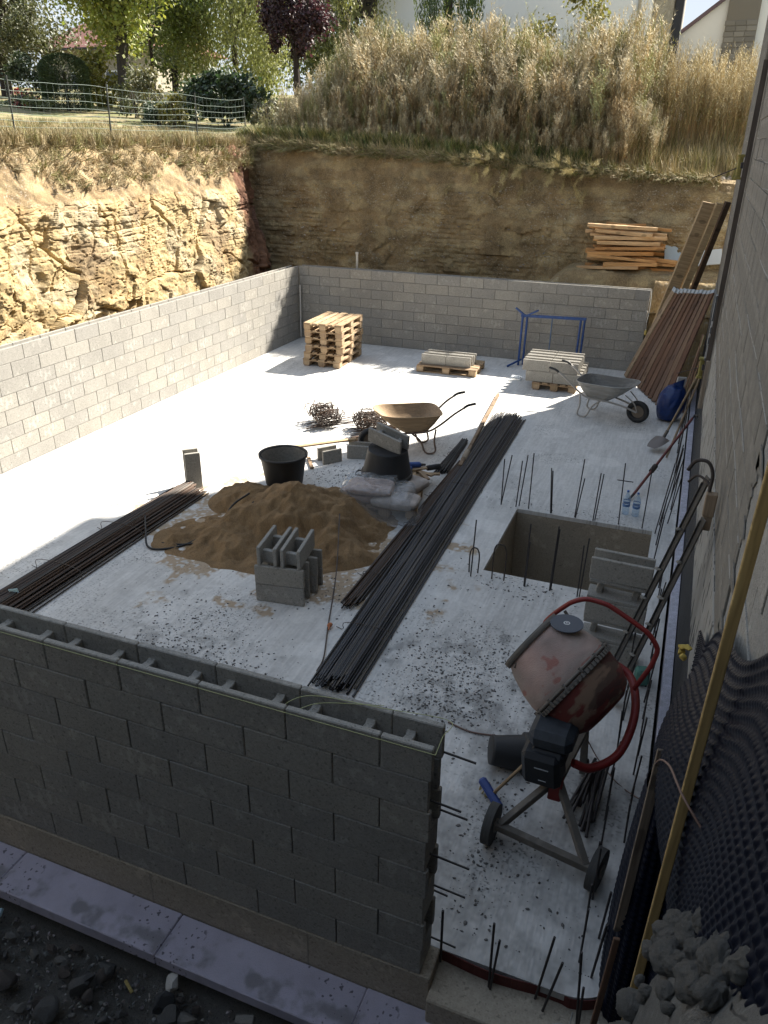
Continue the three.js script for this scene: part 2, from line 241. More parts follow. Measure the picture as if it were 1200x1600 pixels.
{
  const h = thing('house', 'tall grey house wall with streaked render over concrete blocks, timber and clamps fixed to it', 'building', [8.66, 0, 0]);
  mesh('wall', bxAt(0.21, 8.5, -0.6, 10.8, -0.5, 22, 0.01), M.block[2], h);
  mesh('roof', [bxAt(-0.1, 8.7, 10.81, 11.0, -0.55, 22.1)], mat([0.09, 0.05, 0.045], { roughness: 0.9 }), h);
  mesh('render_coat', bxAt(0.012, 0.209, 1.76, 10.8, -0.5, 5.2, 0.004), M.render_, h); mesh('render_coat', bxAt(0.012, 0.209, 4.372, 10.8, 5.204, 12.3, 0.004), M.render_, h); mesh('mortar_core', bxAt(0.022, 0.209, 1.76, 4.37, 5.204, 12.3, 0.002), M.core, h);
  for (let c = 0; c < 13; c++) { let z = 5.21 - (c % 2) * 0.25; while (z < 12.28) { const a = Math.max(5.21, z), b = Math.min(12.3, z + 0.5), w = b - a; z += 0.5; if (w < 0.08) continue; const m = mesh('coated_block', solidBlock(Math.round(w * 1000) / 1000, c % 6), M.render_, h); m.rotation.y = Math.PI / 2; m.position.set(0.112 + rr(-0.003, 0.003), 1.864 + c * 0.2, (a + b) / 2); } }
  // pale plaster base coat with a ragged near end and a bitumen plinth
  mesh('plaster_band', bxAt(0.006, 0.209, 0.86, 1.757, -0.48, 12.12, 0.004), M.pale, h);
  mesh('bitumen_plinth', bxAt(0.0, 0.209, -0.55, 0.857, -0.48, 12.2, 0.004), M.bitumen, h);
  // mortar ridges that telegraph the courses below the thin render
  const ridge = mat([0.34, 0.32, 0.285], { roughness: 1 });
  for (let i = 0; i < 18; i++) { const y = 1.98 + i * 0.2, g = []; let z = -0.4 + rnd(); while (z < 12.2) { const l = rr(0.5, 2.6), z1 = Math.min(12.25, z + l); if (rnd() < 0.5) { const n = Math.ceil((z1 - z) / 0.18); for (let k = 0; k < n; k++) { const a = lerp(z, z1, k / n), b = lerp(z, z1, (k + 1) / n); g.push(bxAt(0.008, 0.014, y + 0.012 * Math.sin(a * 3) - rr(0.001, 0.005), y + 0.012 * Math.sin(a * 3) + rr(0.001, 0.005), a, b, 0.002)); } } z = z1 + rr(0, 0.5); } if (g.length) mesh('mortar_ridge', g, ridge, h).userData.kind = 'stuff'; }
  // ragged smears of render that run out over the bare blocks
  for (let i = 0; i < 26; i++) { const y = rr(1.0, 4.2); const s = new THREE.Shape(); const l = rr(0.1, 0.32), w = rr(0.03, 0.09); s.moveTo(0, -w); s.lineTo(l * 0.6, -w * 0.6); s.lineTo(l, 0); s.lineTo(l * 0.5, w * 0.7); s.lineTo(0, w); const g = clean(new THREE.ExtrudeGeometry(s, { depth: 0.006, bevelEnabled: false })); g.rotateY(-Math.PI / 2); g.translate(0.012, y, 12.26); mesh('render_smear', g, M.render_, h); }
  // bare blocks in the near part
  for (let c = 0; c < 22; c++) for (let k = 0; k < 7; k++) { const z0 = 12.31 + k * 0.5 - (c % 2) * 0.25, z1 = z0 + 0.5, a = Math.max(12.31, z0), w = z1 - a; if (w < 0.1) continue; const m = mesh('block', solidBlock(Math.round(w * 1000) / 1000, c % 6), M.block[(c * 3 + k) % 3 + 2], h); m.rotation.y = Math.PI / 2; m.position.set(0.118 + rr(-0.004, 0.004), -0.1 + c * 0.2, (a + z1) / 2); }
  mesh('mortar_core', bxAt(0.04, 0.2, -0.4, 4.3, 12.31, 15.6, 0.002), M.core, h);
}
// ---------------------------------------------------------------- banks, excavation floor, terrain
T.rock = tex(768, 768, (u, v) => {                                 // 4 m: bedded ochre sandstone
  const w = fbm(u * 4, v * 6, 131, 4, 4, 6), b = vnoise(u * 3 + w, v * 60 + 3 * w, 133, 3, 60), f = fbm(u * 40, v * 40, 135, 4, 40, 40), s = smooth(0.5, 0.64, fbm(u * 5, v * 9, 137, 4, 5, 9)), pale = smooth(0.5, 0.66, fbm(u * 7, v * 7, 139, 4, 7, 7));
  const g = 0.74 + 0.26 * (b - 0.5) + 0.5 * (f - 0.5); let c = [0.70 * g, 0.53 * g, 0.28 * g];
  c = [lerp(c[0], 0.70 * g, pale * 0.6), lerp(c[1], 0.60 * g, pale * 0.6), lerp(c[2], 0.42 * g, pale * 0.6)];
  return [lerp(c[0], 0.34 * g, s * 0.6), lerp(c[1], 0.21 * g, s * 0.6), lerp(c[2], 0.10 * g, s * 0.6)];
});
T.soil = tex(768, 768, (u, v) => { const n = fbm(u * 10, v * 10, 141, 5, 10, 10), f = vnoise(u * 250, v * 250, 143, 250, 250), p = smooth(0.80, 0.86, vnoise(u * 110, v * 190, 145, 110, 190)) * smooth(0.45, 0.6, fbm(u * 6, v * 6, 147, 3, 6, 6)); const g = 0.6 + 0.6 * (n - 0.5) + 0.3 * (f - 0.5); const st = smooth(0.45, 0.62, fbm(u * 7, v * 15, 149, 5, 7, 15)); return [lerp(lerp(0.60, 0.78, st) * g, 0.62, p * 0.6), lerp(lerp(0.43, 0.59, st) * g, 0.56, p * 0.6), lerp(lerp(0.235, 0.33, st) * g, 0.47, p * 0.6)]; });
M.rock = mat([1, 1, 1], { vertexColors: true, map: rep(T.rock, 4), bumpMap: rep(T.grainB, 0.7), bumpScale: 0.02, roughness: 1 });
M.soil = mat([1, 1, 1], { vertexColors: true, map: rep(T.soil, 2.4), bumpMap: rep(T.grainB, 0.6), bumpScale: 0.02, roughness: 1 });
M.bankBack = mat([0.94, 0.96, 0.92], { map: rep(T.soil, 3), bumpMap: rep(T.grainB, 0.5), bumpScale: 0.02, roughness: 1 });
M.rubbleSoil = mat([0.27, 0.26, 0.24], { map: rep(T.block, 1.1), bumpMap: rep(T.grainB, 0.3), bumpScale: 0.02, roughness: 1 });
const edgeL = z => -2.35 + 0.22 * (fbm(z * 0.9, 3, 151, 3) - 0.5) * 2;          // grass edge of the left bank (x)
const edgeB = x => -2.25 + 0.18 * (fbm(x * 0.9, 7, 153, 3) - 0.5) * 2;          // grass edge of the far bank (z)
const topB = x => 4.02 - 0.055 * clamp(x + 1, 0, 12) + 0.08 * (fbm(x * 1.3, 1, 155, 3) - 0.5);
const topL = z => 4.02 + 0.1 * (fbm(z * 1.1, 5, 157, 3) - 0.5);
function groundY(x, z) {                                               // plateau height beyond the edges
  const dl = Math.max(0, -2.2 - x), db = Math.max(0, -2.2 - z), d = Math.hypot(dl, db);
  const base = lerp(4.0, topB(Math.max(-1, x)), smooth(-4, 0, x));
  return base + 0.08 * Math.max(0, d - 0.6) * (1 - 0.3 * smooth(20, 90, d)) + 0.12 * (fbm(x * 0.35, z * 0.35, 161, 3) - 0.5) * smooth(0, 4, d);
}
function plates(x, y, s) {                                             // fractured plates: every cell is a tilted plane of its own, so the joints between cells are sharp steps
  const xi = Math.floor(x), yi = Math.floor(y); let best = 9, bi = 0, bj = 0, bx = 0, by = 0, sec = 9;
  for (let j = -1; j <= 1; j++) for (let i = -1; i <= 1; i++) { const cx = xi + i + 0.15 + 0.7 * hash(xi + i, yi + j, s), cy = yi + j + 0.15 + 0.7 * hash(xi + i, yi + j, s + 1), d = Math.hypot(x - cx, y - cy); if (d < best) { sec = best; best = d; bi = xi + i; bj = yi + j; bx = cx; by = cy; } else if (d < sec) sec = d; }
  const o = hash(bi, bj, s + 2) - 0.5, gx = hash(bi, bj, s + 3) - 0.5, gy2 = hash(bi, bj, s + 4) - 0.5;
  return [o + gx * (x - bx) * 1.5 + gy2 * (y - by) * 1.2, sec - best];
}
function crackField(z, y) {
  const w = 0.5 * (fbm(z * 1.1, y * 1.1, 171, 3) - 0.5), sl = y * 0.55;
  const [a, ea] = plates((z + sl) * 1.15 + w, y * 0.75 + w, 31), [b, eb] = plates((z + sl * 0.8) * 3.2 + w * 2, y * 2.7 + w, 37), [c] = plates((z + sl) * 8 + w * 3, y * 9 + w * 2, 43);
  const yy = y * 9 + 2.2 * fbm(z * 0.5, y * 0.6, 173, 3), k = Math.floor(yy), fb = yy - k, bedZone = smooth(1.5, 2.5, y + 0.9 * (fbm(z * 0.7, y, 179, 2) - 0.5));
  const bm = smooth(0.35, 0.65, fbm(z * 0.8, y * 2, 174, 3)), bed = 0.03 * (hash(k, 3, 13) - 0.5) - 0.020 * bm * (1 - smooth(0, 0.22, Math.min(fb, 1 - fb)));
  const crack = -0.13 * (1 - smooth(0, 0.05, ea)) * (0.4 + 0.6 * hash(Math.floor(z * 1.15), 1, 5)) - 0.035 * (1 - smooth(0, 0.06, eb));
  const hole = -0.12 * smooth(0.60, 0.78, fbm(z * 1.2 + sl * 1.5, y * 0.9, 177, 3));
  return 0.20 * a * (1 - 0.55 * bedZone) + 0.045 * b * (1 - 0.6 * bedZone) + 0.014 * c + bed * bedZone + crack + hole + 0.03;
}
{
  // left bank: rock below, loose soil above, u along z, v up
  const prof = [[-1.25, -0.5], [-1.35, 0.6], [-1.5, 1.6], [-1.68, 2.5], [-1.78, 3.05], [-1.98, 3.4], [-2.2, 3.8], [-2.42, 4.03], [-2.9, 4.06]];
  const zA = -2.3, zB = 14.5;
  const pAt = t => { const f = t * (prof.length - 1), i = Math.min(prof.length - 2, Math.floor(f)), k = f - i; return [lerp(prof[i][0], prof[i + 1][0], k), lerp(prof[i][1], prof[i + 1][1], k)]; };
  const mk = (v0, v1, nv, rocky) => grid(660, nv, (u, v) => {
    const z = lerp(zA, zB, u), [x0, y0] = pAt(lerp(v0, v1, v)); const rk = 1 - smooth(2.9, 3.2, y0 + 0.25 * (fbm(z * 0.8, 2, 181, 3) - 0.5));
    let d = rk * crackField(z, y0) * 1.15 + 0.16 * (fbm(z * 1.6, y0 * 1.6, 183, 4) - 0.5) + rk * (0.07 * (fbm(z * 6, y0 * 8, 185, 3) - 0.5) + 0.03 * (fbm(z * 19 + y0 * 6, y0 * 30, 186, 3) - 0.5)) + (1 - rk) * 0.13 * (fbm(z * 6, y0 * 6, 187, 4) - 0.5);
    const corner = smooth(-0.6, -2.2, z); d += -0.5 * corner * (1 - smooth(3.2, 4.0, y0)) * (0.6 + 0.8 * fbm(z * 3, y0 * 2, 189, 3));
    d *= 1 - smooth(0.97, 1, v1 === 1 ? v : 0);
    return [x0 + d, y0 + (1 - rk) * 0.05 * (fbm(z * 5, y0 * 3, 191, 3) - 0.5), z, z, y0];
  }, p => { const k = smooth(-0.35, -0.55, p[2] + 0.9 * (fbm(p[2] * 2, p[1] * 1.6, 193, 4) - 0.5) + 0.12 * (p[1] - 2.4)); return [lerp(1, 0.50, k), lerp(1, 0.34, k), lerp(1, 0.36, k)]; });   // reddish earth fallen into the corner
  struct('rock_bank', (() => { const g = mk(0, 0.53, 185, true).toNonIndexed(); g.computeVertexNormals(); return g; })(), M.rock);
  struct('soil_bank', mk(0.528, 1, 60, false), M.soil);
  // far bank
  const profB = [[-1.25, -0.5], [-1.45, 0.6], [-1.7, 1.7], [-1.85, 2.5], [-2.0, 3.1], [-2.1, 3.5], [-2.25, 3.9], [-2.6, 4.02]];
  const pB = t => { const f = t * (profB.length - 1), i = Math.min(profB.length - 2, Math.floor(f)), k = f - i; return [lerp(profB[i][0], profB[i + 1][0], k), lerp(profB[i][1], profB[i + 1][1], k)]; };
  struct('earth_bank', (() => { const g = grid(480, 165, (u, v) => {
    const x = lerp(-3.0, 14, u); let [z0, y0] = pB(v); const top = topB(x); y0 = y0 > 3 ? lerp(3, top, (y0 - 3) / 1.02) : y0;
    const [pa, ea] = plates(x * 1.3 + 0.4 * fbm(x, y0, 208, 3), y0 * 2.2, 61), [pb] = plates(x * 4 + y0, y0 * 9, 67), ky = y0 * 10 + 1.5 * fbm(x * 0.6, y0, 206, 3), kb = Math.floor(ky), kf = ky - kb;
    const stony = smooth(0.40, 0.62, fbm(x * 0.7, y0 * 0.8, 209, 3) + 0.10 * smooth(3.2, 2.4, y0)), soft = smooth(3.0, 3.35, y0);
    let d = 0.16 * (fbm(x * 1.2, y0 * 1.5, 203, 4) - 0.5) + (1 - soft) * (0.05 * pa + stony * (0.03 * pb + 0.03 * (hash(kb, Math.floor(x * 1.5 + hash(kb, 1, 2) * 5), 3) - 0.5) - 0.016 * (1 - smooth(0, 0.25, Math.min(kf, 1 - kf))))) + 0.06 * (fbm(x * 9, y0 * 9, 205, 4) - 0.5) + soft * 0.10 * (fbm(x * 5, y0 * 5, 204, 4) - 0.5);
    const tw = x * 1.3 + 2.6 * fbm(x * 0.7, y0 * 0.8, 212, 4), tf = tw - Math.floor(tw); d += (1 - soft) * 0.035 * (Math.pow(tf, 1.5) - 0.4) * (0.4 + 0.6 * hash(Math.floor(tw), 4, 4));   // bucket marks
    d += 0.18 * smooth(5.2, 5.5, x) * smooth(2.9, 2.6, y0);
    d *= 1 - smooth(0.985, 1, v);
    return [x, y0, z0 + d, x, y0];
  }).toNonIndexed(); g.computeVertexNormals(); return g; })(), M.bankBack);
  struct('excavation_floor', grid(60, 60, (u, v) => { const x = lerp(-3, 14, u), z = lerp(-3, 16, v); return [x, (x > 6.3 && x < 8.9 && z > 6.8 && z < 9.4 ? -1.7 : -0.5) + 0.06 * (fbm(x * 2, z * 2, 211, 3) - 0.5), z]; }), M.rubbleSoil);
  // plateau: fine near the edges, coarse to the horizon
  T.turf = tex(512, 512, (u, v) => { const n = fbm(u * 12, v * 12, 221, 5, 12, 12), f = vnoise(u * 300, v * 300, 223, 300, 300), g = smooth(0.42, 0.62, fbm(u * 7, v * 7, 225, 4, 7, 7)); const k = 0.7 + 0.7 * (n - 0.5) + 0.5 * (f - 0.5); return [lerp(0.33, 0.20, g) * k, lerp(0.275, 0.21, g) * k, lerp(0.145, 0.075, g) * k]; });
  M.turf = mat([1, 1, 1], { map: rep(T.turf, 3), roughness: 1 });
  const left = grid(80, 200, (u, v) => { const z = lerp(40, -60, v), x = lerp(edgeL(z) - 0.1, -70, Math.pow(u, 2.2)); return [x, groundY(x, z) + (u === 0 ? -0.05 : 0), z]; });
  const far = grid(120, 90, (u, v) => { const x = lerp(-2.6, 60, Math.pow(u, 1.6)), z = lerp(edgeB(x) - 0.15, -160, Math.pow(v, 2.4)); return [x, groundY(x, z) - 0.03, z]; });
  struct('garden_ground', left, M.turf); struct('field_ground', far, M.turf);
  struct('ground', grid(40, 40, (u, v) => { const x = lerp(-500, 500, u), z = lerp(-500, 500, v); const out = Math.hypot(x, z); const inHole = (x > -60 && x < 45 && z > -140 && z < 60); return [x, inHole ? -3 : 6 + 0.012 * out, z]; }), M.turf);
  // the near bank the view is taken from: rough soil rising from the footing trench
  struct('near_bank', grid(150, 120, (u, v) => { const x = lerp(-2.2, 8.9, u), z = lerp(13.9, 60, Math.pow(v, 2.6)); const r = smooth(8.28, 8.6, x); const e = 14.3 + 0.5 * smooth(8.1, 7.7, x) + 0.3 * smooth(7.2, 6.2, x) + 0.15 * (fbm(x * 1.3, 3, 231, 3) - 0.5) - 0.8 * r; const k = smooth(e, e + 1.0 + 0.2 * r, z); return [x, lerp(-0.55, 2.42, k) + smooth(e - 0.1, e + 0.3, z) * (0.35 * (fbm(x * 2.2, z * 2.2, 233, 4) - 0.5) + 0.10 * (fbm(x * 9, z * 9, 235, 4) - 0.5)), z]; }), M.rubbleSoil);
}
// ---------------------------------------------------------------- bundles of reinforcing bars
function rodBundle(name, label, a, b, wA, wB, count, layers, r, mats, seed, jitEnd, ties) {   // a, b: [x,z] ends of the middle line
  const R = rngOf(seed), t = thing(name, label, 'rebar bundle', [a[0], 0, a[1]]);
  const dx = b[0] - a[0], dz = b[1] - a[1], L = Math.hypot(dx, dz), ux = dx / L, uz = dz / L, px = -uz, pz = ux;
  for (let k = 0; k < count; k++) {
    const lay = Math.min(layers - 1, Math.floor(k / count * layers)), inLay = Math.ceil(count / layers), i = k % inLay, span = 1 - 0.13 * lay;
    const s = (i / Math.max(1, inLay - 1) - 0.5) * span + (R() - 0.5) * 0.05, s2 = s + (R() - 0.5) * 0.10;
    const y = r + lay * r * 1.75 + R() * r * 0.8, e0 = -R() * jitEnd, e1 = L + R() * jitEnd, pts = [];
    for (let q = 0; q <= 5; q++) { const f = q / 5, d = lerp(e0, e1, f), w = lerp(s * wA, s2 * wB, f) + (q > 0 && q < 5 ? (R() - 0.5) * 0.012 : 0); pts.push([ux * d + px * w, y + (R() - 0.5) * r * 0.5 + 0.004 * lay, uz * d + pz * w]); }
    mesh('bar', tube(pts, r, 5, 10), mats[Math.floor(R() * mats.length)], t);
  }
  for (const f of ties) { const w = lerp(wA, wB, f) / 2 + 0.02, h = layers * r * 1.9 + 0.02, c = [ux * L * f, uz * L * f]; const P = (s, y) => [c[0] + px * s, y, c[1] + pz * s]; mesh('tie_wire', tube([P(-w, 0.005), P(-w * 0.95, h * 0.8), P(0, h + 0.006), P(w * 0.95, h * 0.8), P(w, 0.005), P(w + 0.07, 0.02)], 0.0035, 5, 24), wirem, t); }
  return t;
}
rodBundle('rebar_bundle', 'long wide bundle of dark steel bars lying between the sand pile and the pit', [5.79, 3.95], [6.03, 11.2], 0.56, 0.42, 110, 5, 0.0085, M.bar, 11, 0.18, [0.1, 0.42, 0.63, 0.9]);
rodBundle('rebar_bundle', 'wide bundle of rusty brown steel bars on the slab near the purple boards wall', [2.66, 8.45], [2.57, 12.9], 0.50, 0.62, 150, 7, 0.0085, [...M.rust, M.bar[3]], 12, 0.12, [0.28, 0.5, 0.75]);
rodBundle('rebar_bundle', 'narrow rusty bundle of bars squeezed beside the long dark bundle', [5.66, 6.2], [5.66, 9.95], 0.16, 0.17, 34, 3, 0.008, [M.rust[1], M.rust[3], M.bar[1], M.rust[0]], 13, 0.25, [0.3, 0.55, 0.88]);
rodBundle('rebar_bundle', 'short thick clump of black bars with splayed ends beside the timber pole', [5.44, 5.32], [5.47, 6.5], 0.09, 0.17, 18, 3, 0.011, [M.blackBar, M.bar[2]], 14, 0.12, [0.5]);
{ const t = thing('timber_pole', 'long thin weathered timber pole lying alongside the dark bar bundle', 'timber', [5.33, 0, 2.7]); mesh('pole', [beam([0, 0.03, 0], [0.34, 0.05, 3.6], 0.05, 0.05)], wood(0.30, 0.22, 0.15), t); mesh('wrapping', rod([0.28, 0.045, 3.0], [0.32, 0.05, 3.35], 0.045, 8), wood(0.42, 0.37, 0.30), t); }
// loose wires and hoses
single('electric_cable', tube([[2.75, 0.12, 9.4], [2.95, 0.10, 9.66], [3.12, 0.02, 9.86], [3.32, 0.015, 9.82], [3.5, 0.02, 9.58], [3.62, 0.08, 9.2], [3.6, 0.18, 8.85], [3.75, 0.3, 8.7]], 0.012, 6, 60), M.blackRubber, 'black cable looping from the rusty bar bundle into the sand', 'cable');
single('electric_cable', tube([[3.2, 0.015, 9.72], [3.45, 0.02, 9.66], [3.7, 0.06, 9.5], [3.9, 0.2, 9.2], [3.95, 0.33, 8.95]], 0.010, 6, 40), M.blackRubber, 'thin second black cable running straight up the sand slope', 'cable');
single('string_line', tube([[5.02, 0.35, 8.9], [5.3, 0.1, 9.6], [5.47, 0.012, 10.08], [5.62, 0.012, 10.5], [5.79, 0.012, 10.95], [5.82, 0.012, 11.15]], 0.007, 6, 50), mat([0.10, 0.08, 0.07]), 'dark cord running from the sand past the orange knot to the bar bundle', 'cord');
single('knot', [at(new THREE.SphereGeometry(0.026, 10, 8), [5.64, 0.03, 10.5], [0, 0.4, 0.5], [1.1, 0.8, 0.9]), rod([5.64, 0.03, 10.5], [5.66, 0.03, 10.57], 0.009)], mat([0.45, 0.16, 0.07]), 'small orange knot on the dark cord', 'knot');
single('cardboard_scrap', [at(box(0.11, 0.004, 0.08, 0.001), [2.62, 0.098, 11.25], [0.2, 0.4, -0.15]), at(box(0.09, 0.07, 0.004, 0.001), [2.64, 0.13, 11.28], [0.1, 0.4, 0.1])], mat([0.5, 0.72, 0.78]), 'pale blue and white scrap lying on the rusty bar bundle', 'scrap');

// ---------------------------------------------------------------- sand
T.sand = tex(512, 512, (u, v) => { const n = fbm(u * 8, v * 8, 301, 5, 8, 8), f = vnoise(u * 200, v * 200, 303, 200, 200); const g = 0.72 + 0.45 * (n - 0.5) + 0.3 * (f - 0.5); return [0.42 * g, 0.27 * g, 0.135 * g]; });
M.sand = mat([1, 1, 1], { map: rep(T.sand, 1.2), bumpMap: rep(T.grainB, 0.35), bumpScale: 0.012, roughness: 1 });
const sandH = (x, z) => {
  const an = Math.atan2(z - 8.85, x - 4.4), wob = 1 + 0.34 * (fbm(Math.cos(an) * 1.6 + 9, Math.sin(an) * 1.6 + 9, 309, 3) - 0.5) * 2;
  const d1 = Math.hypot((x - 4.42) / 0.98, (z - 8.72) / 0.86) * wob, d2 = Math.hypot((x - 3.72) / 0.72, (z - 8.42) / 0.55) * wob, d3 = Math.hypot((x - 4.95) / 0.62, (z - 9.15) / 0.62) * wob, d4 = Math.hypot((x - 4.15) / 1.05, (z - 9.15) / 0.80) * wob;
  const c = (d, h) => h * Math.pow(Math.max(0, 1 - d), 0.95); let h = Math.max(c(d1, 0.62), c(d2, 0.26), c(d3, 0.30), c(d4, 0.24));
  h += 0.02 * smooth(1.35, 0.7, d1 + 0.5 * (fbm(x * 3.5, z * 3.5, 311, 4) - 0.5));
  const cut = smooth(0.0, 0.10, (x - 4.3) * 0.6 + (z - 9.25) - 0.12 * (fbm(x * 5, z * 5, 319, 3) - 0.5)) * smooth(0.6, 0.25, Math.hypot(x - 4.75, z - 9.45)); h -= 0.12 * cut * smooth(0.05, 0.2, h);   // shovelled-out face
  const m = smooth(0.0, 0.08, h); h += m * (0.24 * (fbm(x * 2.6, z * 2.6, 313, 4) - 0.5) + 0.06 * (Math.abs(fbm(x * 5, z * 5, 317, 3) - 0.5) * 2 - 0.3) + 0.08 * (fbm(x * 11, z * 11, 315, 4) - 0.5));
  return h - 0.012;
};
single('sand_pile', grid(230, 210, (u, v) => { const x = lerp(2.8, 5.75, u), z = lerp(7.5, 10.3, v); return [x, sandH(x, z), z]; }), M.sand, 'trodden heap of brown sand in the middle of the slab', 'sand pile');

// ---------------------------------------------------------------- loose hollow blocks
function looseBlock(p, r, mk, label, group, w = 0.5) { const m = mesh(numbered('hollow_block'), hollowBlock(w, mk), M.block[mk % 6], scene); m.position.set(...p); m.rotation.set(...r); return tag(m, label, 'concrete block', group); }
{
  const c = Math.cos(0.15), s = Math.sin(0.15), P = (x, y, z) => [4.98 + x * c + z * s, y, 10.08 - x * s + z * c];
  for (let l = 0; l < 2; l++) for (const z of [-0.135, 0.135]) looseBlock(P(z < 0 ? 0.05 : 0, 0.1 + l * 0.2, z), [0, 0.15 + rr(-0.03, 0.03), 0], 2 + l, ['grey hollow block on the slab at the bottom of the small stack by the sand', 'grey hollow block in the middle layer of the small stack by the sand'][l], 'small block stack by the sand');
  for (const x of [-0.12, 0.115]) looseBlock(P(x, 0.5, -0.02), [0, 0.15 + Math.PI / 2 + rr(-0.03, 0.03), 0], 4, 'open hollow block crowning the small stack by the sand', 'small block stack by the sand');
}
looseBlock([2.62, 0.25, 8.22], [0, 0.75, Math.PI / 2], 0, 'hollow block standing on its end at the tip of the rusty bars');
looseBlock([3.87, 0.1, 6.72], [0, 0.9, 0], 3, 'half hollow block under the timber plank beside the tub', null, 0.3);
looseBlock([4.2, 0.1, 6.4], [0, 0.25, 0], 1, 'half hollow block between the plank and the upturned tub', null, 0.35);
single('plank', beam([3.36, 0.215, 6.98], [4.1, 0.225, 6.3], 0.07, 0.025), wood(0.50, 0.38, 0.24), 'short pale plank lying across a half block', 'plank');
single('plank', beam([3.55, 0.02, 6.75], [3.78, 0.02, 7.1], 0.05, 0.025), wood(0.30, 0.22, 0.15), 'dark offcut of plank on the slab by the half block', 'plank');
// tall stack beside the pit: upright blocks alternate with blocks laid open side out
for (let l = 0; l < 5; l++) { const y = 0.103 + l * 0.2; const laid = l % 2 === 1; looseBlock([8.105 + rr(-0.006, 0.006), y, 9.98 + rr(-0.005, 0.005)], [laid ? Math.PI / 2 : 0, -0.03 + rr(-0.01, 0.01), 0], 3 + (l % 2) * 1, ['hollow block lying at the bottom of the tall stack beside the pit', 'hollow block laid open side out above the bottom block of the tall stack', 'hollow block in the middle of the tall stack beside the pit', 'hollow block laid open side out just below the top of the tall stack', 'open hollow block on top of the tall stack beside the pit'][l], 'tall block stack beside the pit'); }
single('plastic_canister', [at(box(0.11, 0.15, 0.11, 0.02), [8.41, 0.075, 10.25], [0, 0.3, 0])], mat([0.10, 0.24, 0.20]), 'dull green plastic canister beside the tall block stack', 'canister');

// ---------------------------------------------------------------- pallets
const palletWood = [wood(0.52, 0.39, 0.25), wood(0.46, 0.34, 0.215), wood(0.57, 0.44, 0.30), wood(0.38, 0.28, 0.19)], palletWoodX = [woodX(0.50, 0.37, 0.24), woodX(0.44, 0.32, 0.20)];
const pB = { deck: box(0.143, 0.022, 1.2, 0.002), deck2: box(0.10, 0.022, 1.2, 0.002), cross: box(0.8, 0.022, 0.143, 0.002), block: box(0.14, 0.078, 0.14, 0.002) };
function pallet(label, p, turn, group) {
  const t = thing('pallet', label, 'pallet', p, turn, group); const w = () => palletWood[Math.floor(rnd() * 4)];
  [-0.3285, -0.165, 0, 0.165, 0.3285].forEach((x, i) => { const m = mesh('deck_board', i % 2 ? pB.deck2 : pB.deck, w(), t); m.position.set(x + rr(-0.006, 0.006), 0.133, rr(-0.01, 0.01)); m.rotation.y = rr(-0.01, 0.01); });
  for (const z of [-0.5285, 0, 0.5285]) { const m = mesh('cross_board', pB.cross, palletWoodX[Math.floor(rnd() * 2)], t); m.position.set(0, 0.11, z); }
  for (const x of [-0.33, 0, 0.33]) { for (const z of [-0.53, 0, 0.53]) { const m = mesh('spacer_block', pB.block, w(), t); m.position.set(x, 0.061, z); } const m = mesh('bottom_board', pB.deck2, w(), t); m.position.set(x, 0.011, 0); }
  return t;
}
const palletPlace = ['at the bottom of the pallet stack by the shaded wall', 'second from the floor in the pallet stack', 'third from the floor in the pallet stack', 'fourth from the floor in the pallet stack', 'just below the topmost one in the pallet stack', 'on top of the pallet stack by the shaded wall'];
for (let i = 0; i < 6; i++) pallet('wooden pallet ' + palletPlace[i], [1.57 + rr(-0.025, 0.025), i * 0.1445, 1.58 + rr(-0.03, 0.03)], 0.05 + rr(-0.03, 0.03) + (i === 2 ? 0.05 : 0), 'stacked pallets');
pallet('wooden pallet carrying four pale hollow blocks in one layer', [4.02, 0, 1.32], Math.PI / 2 + 0.03);
pallet('wooden pallet under the two-layer load of hollow blocks', [6.18, 0, 1.43], 0.03);
pallet('wooden pallet under the plastic wrapped cement bags and upturned tub', [5.12, 0, 7.55], 0.22);
for (const [x, z] of [[3.74, 1.52], [4.24, 1.50], [3.75, 1.3], [4.25, 1.28]]) looseBlock([x, 0.243, z], [0, 0.03 + rr(-0.02, 0.02), 0], Math.floor(rnd() * 2) * 3, 'pale hollow block in the single layer on the pallet by the shaded wall', 'blocks on the single-layer pallet');
for (let l = 0; l < 2; l++) for (let k = 0; k < (l ? 4 : 5); k++) for (const x of [-0.255, 0.25]) looseBlock([6.16 + x + (l ? -0.07 : 0.0), 0.243 + l * 0.2, 1.9 - k * 0.215], [0, 0.02 + rr(-0.015, 0.015), 0], Math.floor(rnd() * 2) * 3, ['pale hollow block in the lower layer of the two-layer pallet load', 'pale hollow block in the upper layer of the two-layer pallet load'][l], 'blocks on the two-layer pallet');

